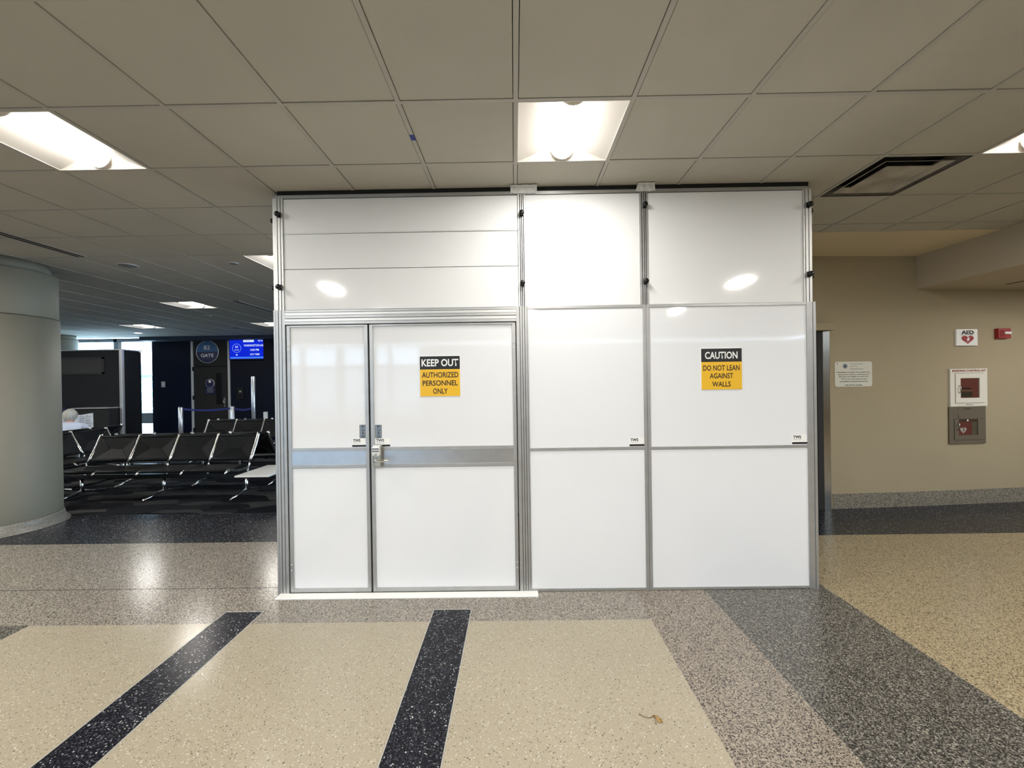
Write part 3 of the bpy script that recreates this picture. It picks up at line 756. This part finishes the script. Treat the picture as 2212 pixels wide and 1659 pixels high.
def gate_door():
    t = thing('jetway_entrance', 'charcoal jetway door with a narrow dark window', 'door', (-8.985, 12.2, 0)); o = (8.985, -12.2, 0)
    MB().box(-9.495, -8.475, 12.19, 12.25, .01, 2.17, 'doorgrey', .004).build('leaf', t, o)
    MB().box(-9.495, -8.475, 12.19, 12.25, 2.185, 2.96, 'doorgrey', .004).build('transom_panel', t, o)
    MB().box(-8.83, -8.665, 12.180, 12.20, 1.06, 1.98, 'black', .003).build('vision_window', t, o)
    b = MB(); b.tube([(-8.58, 12.14, 1.03), (-8.58, 12.14, 1.2)], .012, 'nickel'); b.box(-8.60, -8.56, 12.17, 12.195, .98, 1.25, 'nickel', .003); b.tube([(-8.58, 12.14, 1.12), (-8.58, 12.19, 1.12)], .01, 'nickel')
    b.build('handle', t, o)
    for z in (2.05, 1.2, .25): MB().box(-9.52, -9.485, 12.165, 12.195, z, z + .12, 'black', .003).build('hinge', t, o)
gate_door()
def gate_sign():
    t = thing('gate_sign', 'round blue gate sign above the charcoal door', 'sign', (-9.055, 12.17, 2.61))
    R = .335; mx = Matrix.Rotation(PI / 2, 4, 'X')
    MB().lathe([(R, -.02), (R, .012), (R * .965, .02), (R * .955, .012)], (0, 0, 0), 'silver', 48, mx).build('ring', t)
    up = [(R * .95 * math.cos(PI * k / 24), -.016, R * .95 * math.sin(PI * k / 24)) for k in range(25)]
    MB().prism(up, (0, .004, 0), 'signblue').build('upper_field', t)
    MB().prism([(x, y, -z) for x, y, z in up], (0, .004, 0), 'signnavy').build('lower_field', t)
    text('lettering', 'B2', .175, .115, wallmx((-.005, -.0175, .125)), 'inkwhite', t, 0)
    text('lettering', 'GATE', .375, .095, wallmx((.0, -.0175, -.105)), 'inkwhite', t, .008)
    MB().box(-.22, .22, -.0, .03, -.2, .2, 'black').build('mount', t)
gate_sign()
def door_notice():
    t = thing('door_notice', 'small navy notice with a round emblem on the charcoal door', 'notice', (-9.0, 12.18, 1.36)); mx = Matrix.Rotation(PI / 2, 4, 'X')
    MB().box(-.135, .135, -.006, .008, 0, .30, 'signnavy', .002).build('plate', t)
    MB().lathe([(.13, -.002), (.13, .008), (.118, .010)], (0, -.004, .32), 'silver', 32, mx).build('emblem_ring', t)
    MB().lathe([(.117, .004), (.117, .0125)], (0, -.004, .32), 'signnavy', 32, mx).build('emblem', t)
    MB().lathe([(.045, .008), (.04, .015)], (0, -.004, .375), 'cream', 20, mx).build('badge', t)
    b = MB()
    for k in range(3): b.box(-.09, .09, -.008, 0, .06 + .045 * k, .075 + .045 * k, 'inkgrey')
    b.build('print_lines', t)
door_notice()
def screen():
    cx, cz = -7.785, 2.685
    t = thing('flight_screen', 'blue flight information screen beside the round gate sign', 'screen', (cx, 12.1, cz)); t.rotation_euler = (0, 0, 0)
    w, h = .545, .305
    MB().box(-w - .02, w + .02, -.03, .06, -h - .02, h + .02, 'black', .006).build('housing', t)
    MB().box(-.2, .2, .05, .105, -.15, .15, 'darkmetal').build('wall_mount', t)
    MB().box(-w, w, -.033, -.03, -h, h, 'screen').build('display', t)
    MB().box(-w + .02, w - .02, -.035, -.03, -h + .012, -h + .058, 'screenbar').build('ticker_bar', t)
    yl = -.0365
    MB().box(-.14, .17, yl, -.03, .185, .252, 'screenlight').build('logo_box', t)
    text('lettering', 'UNITED', .19, .03, wallmx((-.02, yl - .001, .218)), 'screen', t)
    for s, x, z, ww, hh in (('4516', .36, .225, .14, .055), ('WASHINGTON-IAD', .175, .085, .60, .062), ('3:00 PM', .19, -.045, .25, .06), ('ON TIME', .195, -.175, .28, .052)):
        text('lettering', s, ww, hh, wallmx((x, yl, z)), 'screenlight', t, .012)
    ring = [(.125 * math.cos(2 * PI * k / 40) - .335, yl, .01 + .125 * math.sin(2 * PI * k / 40)) for k in range(41)]
    MB().tube(ring, .0055, 'screenline', 6, cap=False).build('gate_ring', t)
    text('lettering', 'B2', .08, .05, wallmx((-.335, yl, .05)), 'screenlight', t, .01)
    text('lettering', 'GATE', .12, .032, wallmx((-.335, yl, -.04)), 'screenlight', t, 0)
    MB().lathe([(.022, 0), (.018, .003)], (-.335, yl, -.185), 'screenlight', 14, Matrix.Rotation(PI / 2, 4, 'X')).build('weather_dot', t)
screen()
def stanchion(label, x, y, h, belt_to=None, r=.038):
    t = thing('belt_post', label, 'barrier post', (x, y, 0), group='belt barrier posts before the gate')
    MB().lathe([(.17, 0), (.17, .012), (.06, .03), (r, .04)], (0, 0, 0), 'darkmetal', 28).build('base', t)
    MB().lathe([(r, .035), (r, h), (r * .9, h + .004)], (0, 0, 0), 'post', 24).build('post', t)
    if h < 1.3: MB().lathe([(r * .7, h), (r * .7, h + .025), (r * .5, h + .03)], (0, 0, 0), 'black', 20).build('cap', t)
    if belt_to:
        n = 8; b = MB(); d = Vector(belt_to) - Vector((x, y, 0)); z = 1.035
        for k in range(n):
            a, c = d * (k / n), d * ((k + 1) / n); za, zb = z - .05 * math.sin(PI * k / n), z - .05 * math.sin(PI * (k + 1) / n)
            b.poly([(a.x, a.y, za - .025), (c.x, c.y, zb - .025), (c.x, c.y, zb + .025), (a.x, a.y, za + .025)], 'belt')
        bmesh.ops.remove_doubles(b.bm, verts=b.bm.verts[:], dist=1e-5)
        o = b.build('belt', t); s = o.modifiers.new('thick', 'SOLIDIFY'); s.thickness = .003
stanchion('short silver belt post before the navy wall', -8.365, 10.3, 1.065, (-7.13, 10.4, 0), .048)
stanchion('short silver belt post before the charcoal door trim', -7.13, 10.4, 1.065, (-6.535, 10.3, 0), .045)
stanchion('tall silver post before the navy wall under the flight screen', -6.535, 10.3, 1.815, None, .042)
t = thing('light_switch', 'small white switch plate on the navy wall', 'switch', (-10.41, 12.195, 1.67))
MB().box(-.055, .055, -.006, .006, -.085, .085, 'trimgrey', .002).build('plate', t); MB().box(-.016, .016, -.010, 0, -.03, .03, 'white', .002).build('rocker', t)
t = thing('card_reader', 'dark card reader panel beside the charcoal door', 'card reader', (-8.115, 12.195, 1.36))
MB().box(-.10, .10, -.02, .006, -.16, .16, 'black', .004).build('housing', t); MB().box(-.05, .05, -.023, 0, .02, .11, 'darkmetal', .002).build('display', t); MB().box(-.02, .03, -.024, 0, .05, .08, 'trimgrey', .001).build('card_mark', t)
tag(MB().box(-7.27, -7.17, 11.90, 11.96, .58, .83, 'white', .006).build('junction_box'), 'small white box low on the navy wall by the hoarding', 'box', kind='thing')

# ================================================================== RIGHT CORRIDOR WALL
aA = math.atan2(RW[1][1] - RW[0][1], RW[1][0] - RW[0][0]); aB = math.atan2(RW[2][1] - RW[1][1], RW[2][0] - RW[1][0])
def onA(x): return RW[0][1] + (x - RW[0][0]) * math.tan(aA)
def onB(x): return RW[1][1] + (x - RW[1][0]) * math.tan(aB)
def steel_frame():
    t = thing('steel_door_frame', 'brushed steel door frame and dark door behind the hoarding end', 'door', (3.2, 4.98, 0)); o = (-3.2, -4.98, 0)
    MB().box(3.670, 3.752, 4.955, 5.14, 0, 2.13, 'stainless', .004).build('jamb', t, o)
    MB().box(1.9, 3.752, 4.87, 5.14, 2.13, 2.212, 'wallbeige', .004).build('head', t, o)
    MB().box(1.9, 3.672, 5.06, 5.10, 0, 2.13, 'darkmetal').build('leaf', t, o)
    MB().box(3.602, 3.670, 4.955, 5.05, 0, 2.125, 'groove', .003).build('recess_shade', t, o)  # black block standing in for the shade of the door recess
steel_frame()
def notice():
    x0, x1, z0, z1 = 3.832, 4.298, 1.462, 1.762; xc = (x0 + x1) / 2
    t = thing('search_notice', 'cream printed notice with a round seal on the beige wall', 'notice', (xc, onA(xc), z0), aA)
    b = MB(); w, h = (x1 - x0) / 2, z1 - z0
    c = .016; pts = [(-w + c, 0), (w - c, 0), (w, c), (w, h - c), (w - c, h), (-w + c, h), (-w, h - c), (-w, c)]
    b.prism([(x, -.005, z) for x, z in pts], (0, .005, 0), 'notice'); b.build('card', t)
    m = lambda x, z: wallmx((x, -.0062, z))
    sx = w / 0.406          # half width in the units the lines were read in
    U = lambda px: (px - 1075) / 905 * w
    V = lambda py: h - (py - 260) / 1200 * h
    for s, xa, xb, yc in (('Transportation', 910, 1525, 375), ('Security', 915, 1260, 490), ('Administration', 915, 1555, 610)):
        text('lettering', s, U(xb) - U(xa), .0165, m((U(xa) + U(xb)) / 2, V(yc)), 'inkgrey', t, .006)
    for s, xa, xb, yc in (('Individuals accessing the sterile area', 260, 1860, 775), ('secured area, SIDA or AOA through', 310, 1840, 885), ('this door are subject to search by', 350, 1790, 985),
                          ('TSA of his or her persons and', 460, 1695, 1098), ('accessible property pursuant to', 390, 1770, 1215), ('Title 49 U.S. Section', 640, 1495, 1385)):
        text('lettering', s, U(xb) - U(xa), .0165, m((U(xa) + U(xb)) / 2, V(yc)), 'ink', t, .018)
    text('lettering', '1', .006, .022, m(U(290), V(350)), 'ink', t, .01)
    mx = Matrix.Rotation(PI / 2, 4, 'X')
    s = MB(); cx, cz = U(665), V(475)
    s.lathe([(.030, 0), (.030, .006)], (cx, 0, cz), 'inkgrey', 28, mx); s.lathe([(.023, 0), (.023, .0066)], (cx, 0, cz), 'pushgrey', 28, mx)
    s.prism([(cx - .016, -.0072, cz + .013), (cx, -.0072, cz + .006), (cx + .016, -.0072, cz + .013), (cx + .006, -.0072, cz - .002), (cx + .010, -.0072, cz - .014), (cx - .010, -.0072, cz - .014), (cx - .006, -.0072, cz - .002)], (0, .003, 0), 'signblack')
    s.build('seal', t)
notice()
def heart(w, h, n=28):
    pts = []
    for k in range(n):
        a = 2 * PI * k / n; x = 16 * math.sin(a) ** 3; z = 13 * math.cos(a) - 5 * math.cos(2 * a) - 2 * math.cos(3 * a) - math.cos(4 * a)
        pts.append((x / 32 * w, (z + 2.5) / 29 * h))
    return pts
BOLT = [(.004, .034), (.022, .034), (.010, .012), (.024, .012), (-.008, -.034), (.000, -.004), (-.016, -.004)]
def aed_sign():
    xc = 5.523; t = thing('defibrillator_sign', 'white projecting sign with red heart on the beige wall', 'sign', (xc, onB(xc), 1.94), aB)
    w, h, d = .145, .20, .10
    b = MB(); n = 12
    pr = [(-w + 2 * w * i / n, -.02 - d * math.sin(PI * i / n) * .06) for i in range(n + 1)]
    pts = [(x, y, 0) for x, y in pr] + [(w, 0, 0), (-w, 0, 0)]
    b.prism(pts, (0, 0, h), 'vinyl', .002); b.build('panel', t)
    yf = -.0268
    text('lettering', 'AED', .165, .048, wallmx((0, yf - .002, h - .040)), 'signblack', t, .03)
    MB().box(-.082, .082, yf - .001, yf + .02, .126, .129, 'inkgrey').build('rule', t)
    MB().prism([(x, yf - .001, z + .068) for x, z in heart(.165, .105)], (0, .02, 0), 'red').build('heart', t)
    MB().prism([(x * 1.1, yf - .0025, z * .9 + .068) for x, z in BOLT], (0, .004, 0), 'vinyl').build('bolt', t)
aed_sign()
def strobe():
    xc = 6.005; t = thing('fire_alarm_strobe', 'red fire alarm horn with white strobe on the beige wall', 'fire alarm', (xc, onB(xc), 2.085), aB)
    MB().box(-.085, .085, -.045, 0, -.062, .062, 'red', .006).build('housing', t)
    MB().box(-.01, .080, -.056, -.04, -.010, .020, 'white', .005).build('strobe_lens', t)
    MB().box(-.07, -.01, -.048, -.04, -.04, .04, 'redbag', .002).build('horn_grille', t)
strobe()
def rect_ring(b, x0, x1, z0, z1, w, y0, y1, m, bev=.0):
    b.box(x0, x1, y0, y1, z1 - w, z1, m, bev); b.box(x0, x1, y0, y1, z0, z0 + w, m, bev); b.box(x0, x0 + w, y0, y1, z0 + w, z1 - w, m, bev); b.box(x1 - w, x1, y0, y1, z0 + w, z1 - w, m, bev)
    return b
def cab(name, label, xc, z0, w, h, m, depth, win, door, kind):
    t = thing(name, label, 'cabinet', (xc, onB(xc), z0), aB); d = depth
    b = MB(); b.box(-w, w, -.01, .0, 0, h, m)
    wx0, wx1, wz0, wz1 = win
    b.box(-w, wx0, -d, 0, 0, h, m, .003); b.box(wx1, w, -d, 0, 0, h, m, .003); b.box(wx0, wx1, -d, 0, 0, wz0, m); b.box(wx0, wx1, -d, 0, wz1, h, m)
    b.build('body', t)
    dx0, dx1, dz0, dz1 = door
    g = rect_ring(MB(), dx0, dx1, dz0, dz1, .003, -d - .0015, -d + .002, 'groove'); g.build('door_seam', t)
    f = MB(); f.box(dx0 + .004, wx0, -d - .005, -d + .001, dz0 + .004, dz1 - .004, m, .001); f.box(wx1, dx1 - .004, -d - .005, -d + .001, dz0 + .004, dz1 - .004, m, .001)
    f.box(wx0, wx1, -d - .005, -d + .001, wz1, dz1 - .004, m, .001); f.box(wx0, wx1, -d - .005, -d + .001, dz0 + .004, wz0, m, .001)
    dd = f.build('door', t)
    MB().box(wx0, wx1, -d - .001, -d + .001, wz0, wz1, 'cabglass').build('glass', dd)
    xh = (dx0 + wx0) / 2 + .012; zh = (wz0 + wz1) / 2 - .015
    MB().tube([(xh, -d - .004, zh + .045), (xh, -d - .024, zh + .032), (xh, -d - .024, zh - .032), (xh, -d - .004, zh - .045)], .006, 'nickel', 8).build('handle', dd)
    return t
bc = cab('bleeding_control_cabinet', 'white enamel kit cabinet mounted above the grey cabinet', 5.540, 1.198, .251, .460, 'cream', .022, (-.119, .139, .104, .346), (-.190, .207, .040, .408), 0)
text('lettering', 'BLEEDING CONTROL KIT', .455, .024, wallmx((0, -.0235, .436)), 'redbag', bc, .03)
text('lettering', 'Bleeding', .10, .013, wallmx((.01, -.0235, .020)), 'ink', bc, .02)
k = thing('trauma_kit', 'red kit bag with black straps inside white cabinet', 'first aid kit', (5.55, onB(5.55) - .004, 1.302), aB); k.scale = (1, .31, 1)
MB().box(-.118, .125, -.045, 0, 0, .235, 'redbag', .012).build('bag', k); MB().box(-.118, .04, -.052, -.04, .012, .075, 'black', .006).build('pocket', k)
MB().box(-.118, .02, -.055, -.04, .105, .125, 'black', .004).build('strap', k); MB().box(-.118, .035, -.056, -.045, .085, .095, 'nickel', .002).build('buckle', k)
ac = cab('defibrillator_cabinet', 'grey metal cabinet with red case mounted below the white cabinet', 5.525, .742, .248, .452, 'steelgrey', .016, (-.126, .134, .105, .350), (-.188, .211, .043, .306), 1)
text('lettering', 'AED', .10, .016, wallmx((0, -.0175, .425)), 'darkred', ac, .02)
k = thing('defibrillator_case', 'red case with white heart mark inside the grey cabinet', 'defibrillator', (5.53, onB(5.53) - .003, .848), aB); k.scale = (1, .38, 1)
MB().box(-.128, .055, -.028, 0, 0, .165, 'redbag', .008).build('case', k)
b = MB(); b.prism([(-.128, -.028, .24), (-.128, -.028, .16), (.12, -.028, .16), (.12, -.028, .24), (.04, -.028, .24), (-.05, -.028, .19)], (0, .02, 0), 'darkred'); b.build('lid_flap', k)
MB().prism([(x - .062, -.0295, z + .055) for x, z in heart(.085, .075)], (0, .003, 0), 'vinyl').build('heart_mark', k)
MB().prism([(x * .7 - .062, -.0315, z * .6 + .058) for x, z in BOLT], (0, .003, 0), 'redbag').build('bolt_mark', k)
MB().lathe([(.013, 0), (.012, .008), (.006, .012)], (-.005, -.028, .178), 'white', 14, Matrix.Rotation(PI / 2, 4, 'X')).build('release_button', k)
MB().box(.06, .12, -.018, 0, .005, .15, 'darkmetal', .004).build('battery_pack', k)

# ================================================================== PERSON AND SMALL THINGS
def skin_mesh(name, verts, edges, rads, m, parent, sub=2, root=0):
    me = bpy.data.meshes.new(name); me.from_pydata(verts, edges, []); me.materials.append(P[m])
    o = bpy.data.objects.new(name, me); COL.objects.link(o)
    md = o.modifiers.new('skin', 'SKIN'); md.use_smooth_shade = True
    lay = me.skin_vertices[0].data
    for v, r in zip(lay, rads): v.radius = (r, r) if not isinstance(r, tuple) else r
    lay[root].use_root = True
    sd = o.modifiers.new('sub', 'SUBSURF'); sd.levels = sub; sd.render_levels = sub
    dg = bpy.context.evaluated_depsgraph_get(); ev = bpy.data.meshes.new_from_object(o.evaluated_get(dg))
    o.modifiers.clear(); o.data = ev; ev.materials.clear(); ev.materials.append(P[m])
    for p in ev.polygons: p.use_smooth = True
    if parent: o.parent = parent
    return o
def person():
    # local frame: seated, facing +y, x to the person's right, z up from floor
    t = thing('person', 'grey haired person in pale blue shirt reading a paper, seen from behind', 'person', (-8.36, 7.72, 0), .80)
    V = []; E = []; R = []
    def chain(pts, start=None):
        prev = start
        for p, r in pts:
            V.append(p); R.append(r); i = len(V) - 1
            if prev is not None: E.append((prev, i))
            prev = i
        return prev
    pel = chain([((0, -.02, .47), (.15, .12))])
    ch = chain([((0, -.05, .60), (.145, .11)), ((0, -.06, .74), (.15, .11)), ((0, -.04, .86), (.13, .09))], pel)
    nk = chain([((0, -.01, .935), .055), ((0, .02, .985), .055), ((0, .04, 1.04), (.072, .088)), ((0, .045, 1.10), (.074, .092)), ((0, .035, 1.155), (.05, .06))], ch)
    for s in (-1, 1):
        sh = chain([((s * .13, -.04, .86), .06), ((s * .19, -.03, .84), .055), ((s * .235, .03, .70), .045), ((s * .24, .10, .60), .040), ((s * .20, .24, .66), .034), ((s * .175, .33, .72), .026)], ch)
        hand = chain([((s * .172, .365, .745), (.034, .016)), ((s * .170, .395, .765), (.038, .014))], sh)
        for k, (dx, ln) in enumerate(((-.027, .055), (-.009, .065), (.009, .062), (.027, .048))):
            chain([((s * .170 + dx, .42, .775), .0085), ((s * .170 + dx, .42 + ln * .5, .775 + .012), .0080), ((s * .170 + dx - s * .01, .42 + ln * .6, .775 + .035), .0072)], hand)
        chain([((s * .170 - s * .042, .39, .775), .0095), ((s * .170 - s * .052, .415, .792), .008)], hand)
        kn = chain([((s * .10, .06, .46), .078), ((s * .12, .26, .465), .07), ((s * .13, .42, .47), .058), ((s * .13, .45, .30), .05), ((s * .13, .43, .10), .036), ((s * .13, .46, .04), .035), ((s * .13, .56, .03), .03)], pel)
    skin_mesh('body', V, E, R, 'skin', t)
    # face details: nose, ears
    f = MB(); f.tube([(0, .128, 1.085), (0, .146, 1.062), (0, .135, 1.05)], [.010, .013, .010], 'skin')
    for s in (-1, 1): f.lathe([(.004, -.008), (.022, -.006), (.026, 0), (.018, .006)], (s * .083, .03, 1.075), 'skin', 12, Matrix.Rotation(PI / 2, 4, 'Y'))
    for s in (-1, 1): f.lathe([(.003, 0), (.010, .003), (.008, .006)], (s * .030, .125, 1.095), 'inkwhite', 10, Matrix.Rotation(-PI / 2, 4, 'X'))
    f.tube([(-.024, .122, 1.022), (0, .130, 1.020), (.024, .122, 1.022)], .004, 'redbag')
    smooth(f.build('face_features', t))
    # hair: cap over the skull, lower at the nape
    h = MB(); n, mrows = 28, 12
    rows = []
    for j in range(mrows + 1):
        th = PI * .86 * j / mrows; ring = []
        for k in range(n):
            a = 2 * PI * k / n; front = max(0, math.sin(a)); thk = th * (1 - .52 * front)
            wv = 1 + .03 * math.sin(5 * a + j) + .02 * math.sin(9 * a - 2 * j)
            ring.append(h.bm.verts.new((.087 * wv * math.sin(thk) * math.cos(a), .030 + .106 * wv * math.sin(thk) * math.sin(a), 1.078 + .104 * wv * math.cos(thk))))
        rows.append(ring)
    fs = []
    for j in range(mrows):
        for k in range(n): fs.append(h.bm.faces.new((rows[j][k], rows[j][(k + 1) % n], rows[j + 1][(k + 1) % n], rows[j + 1][k])))
    bmesh.ops.remove_doubles(h.bm, verts=h.bm.verts[:], dist=1e-5); h._tag(h.bm.faces, 'hair')
    o = h.build('hair', t); smooth(o); s = o.modifiers.new('thick', 'SOLIDIFY'); s.thickness = .016
    # shirt with short sleeves
    V = [(0, -.02, .47), (0, -.05, .60), (0, -.06, .74), (0, -.04, .865), (0, -.012, .925)]; R = [(.165, .135), (.165, .13), (.172, .13), (.145, .105), (.068, .068)]; E = [(0, 1), (1, 2), (2, 3), (3, 4)]
    for s in (-1, 1):
        i = len(V); V += [(s * .135, -.04, .86), (s * .20, -.03, .84), (s * .235, .02, .72), (s * .243, .06, .65)]; R += [.078, .072, .062, .060]; E += [(3, i), (i, i + 1), (i + 1, i + 2), (i + 2, i + 3)]
    skin_mesh('shirt', V, E, R, 'shirt', t)
    V = [(0, -.02, .47), (0, -.03, .52)]; R = [(.17, .135), (.165, .13)]; E = [(0, 1)]
    for s in (-1, 1):
        i = len(V); V += [(s * .10, .06, .46), (s * .12, .26, .465), (s * .13, .42, .47), (s * .13, .45, .30), (s * .13, .435, .12)]; R += [.09, .082, .068, .062, .056]; E += [(0, i), (i, i + 1), (i + 1, i + 2), (i + 2, i + 3), (i + 3, i + 4)]
    skin_mesh('trousers', V, E, R, 'trousers', t)
    for s in (-1, 1): MB().box(s * .13 - .045, s * .13 + .045, .38, .62, 0, .07, 'leather', .022).build('shoe', t)
person()
def newspaper():
    t = thing('newspaper', 'open white newspaper held up by the grey haired person', 'newspaper', (-8.62, 8.09, .80), .74)
    b = MB(); n = 10
    def zt(i): return .27 + .012 * math.sin(i * .8)
    for i in range(n):
        xa, xb = -.22 + .44 * i / n, -.22 + .44 * (i + 1) / n
        f = lambda x: .05 * abs(x) / .3 + .006 * math.sin(x * 30)
        b.poly([(xa, f(xa), 0), (xb, f(xb), 0), (xb, f(xb), zt(i + 1)), (xa, f(xa), zt(i))], 'paper')
    bmesh.ops.remove_doubles(b.bm, verts=b.bm.verts[:], dist=1e-5)
    o = b.build('sheet', t); s = o.modifiers.new('thick', 'SOLIDIFY'); s.thickness = .002
    p = MB()
    for x in (-.16, -.07, .06, .15):
        for k in range(6): p.box(x - .035, x + .035, -.004 + .05 * abs(x) / .3 - .004, .05 * abs(x) / .3, .04 + k * .035, .05 + k * .035, 'inkgrey')
    p.build('print_columns', t)
newspaper()
def twig():
    t = thing('dry_leaf', 'dry brown leaf with a curled stem on the beige floor', 'leaf', (.59, 1.93, 0))
    pts = [(1373, 1541), (1379, 1545), (1390, 1550), (1402, 1550), (1413, 1549), (1419, 1546), (1424, 1545)]
    loc = [(-.0355, .0165), (-.027, .009), (-.0105, -.001), (.0075, -.001), (.0235, .001), (.032, .0065), (.0395, .008)]
    k = 1.0
    path = [((x - 1395) * .00130, -(y - 1548) * .00265, .0035 + .002 * math.sin(i)) for i, (x, y) in enumerate(pts)]
    MB().tube(path, [.0016, .0014, .0014, .0015, .0016, .0018, .0022], 'twig', 6).build('stem', t)
    lp = [(1424, 1545), (1430, 1545), (1437, 1548), (1443, 1553), (1446, 1558), (1445, 1561), (1441, 1559), (1437, 1562), (1431, 1559), (1427, 1558), (1428, 1552)]
    out = [((x - 1395) * .00130, -(y - 1548) * .00265) for x, y in lp]
    cx = sum(p[0] for p in out) / len(out); cy = sum(p[1] for p in out) / len(out)
    b = MB()
    for i in range(len(out)):
        a, c = out[i], out[(i + 1) % len(out)]
        b.poly([(a[0], a[1], .002 + .004 * (i % 2)), (c[0], c[1], .002 + .004 * ((i + 1) % 2)), (cx, cy, .011)], 'leaf')
    bmesh.ops.remove_doubles(b.bm, verts=b.bm.verts[:], dist=1e-5)
    o = b.build('blade', t); s = o.modifiers.new('thick', 'SOLIDIFY'); s.thickness = .0008
    MB().tube([(path[-1][0], path[-1][1], .003), (.035, -.02, .003), (.033, -.045, .003)], [.0018, .0012, .001], 'twig', 6).build('stalk', t)
twig()
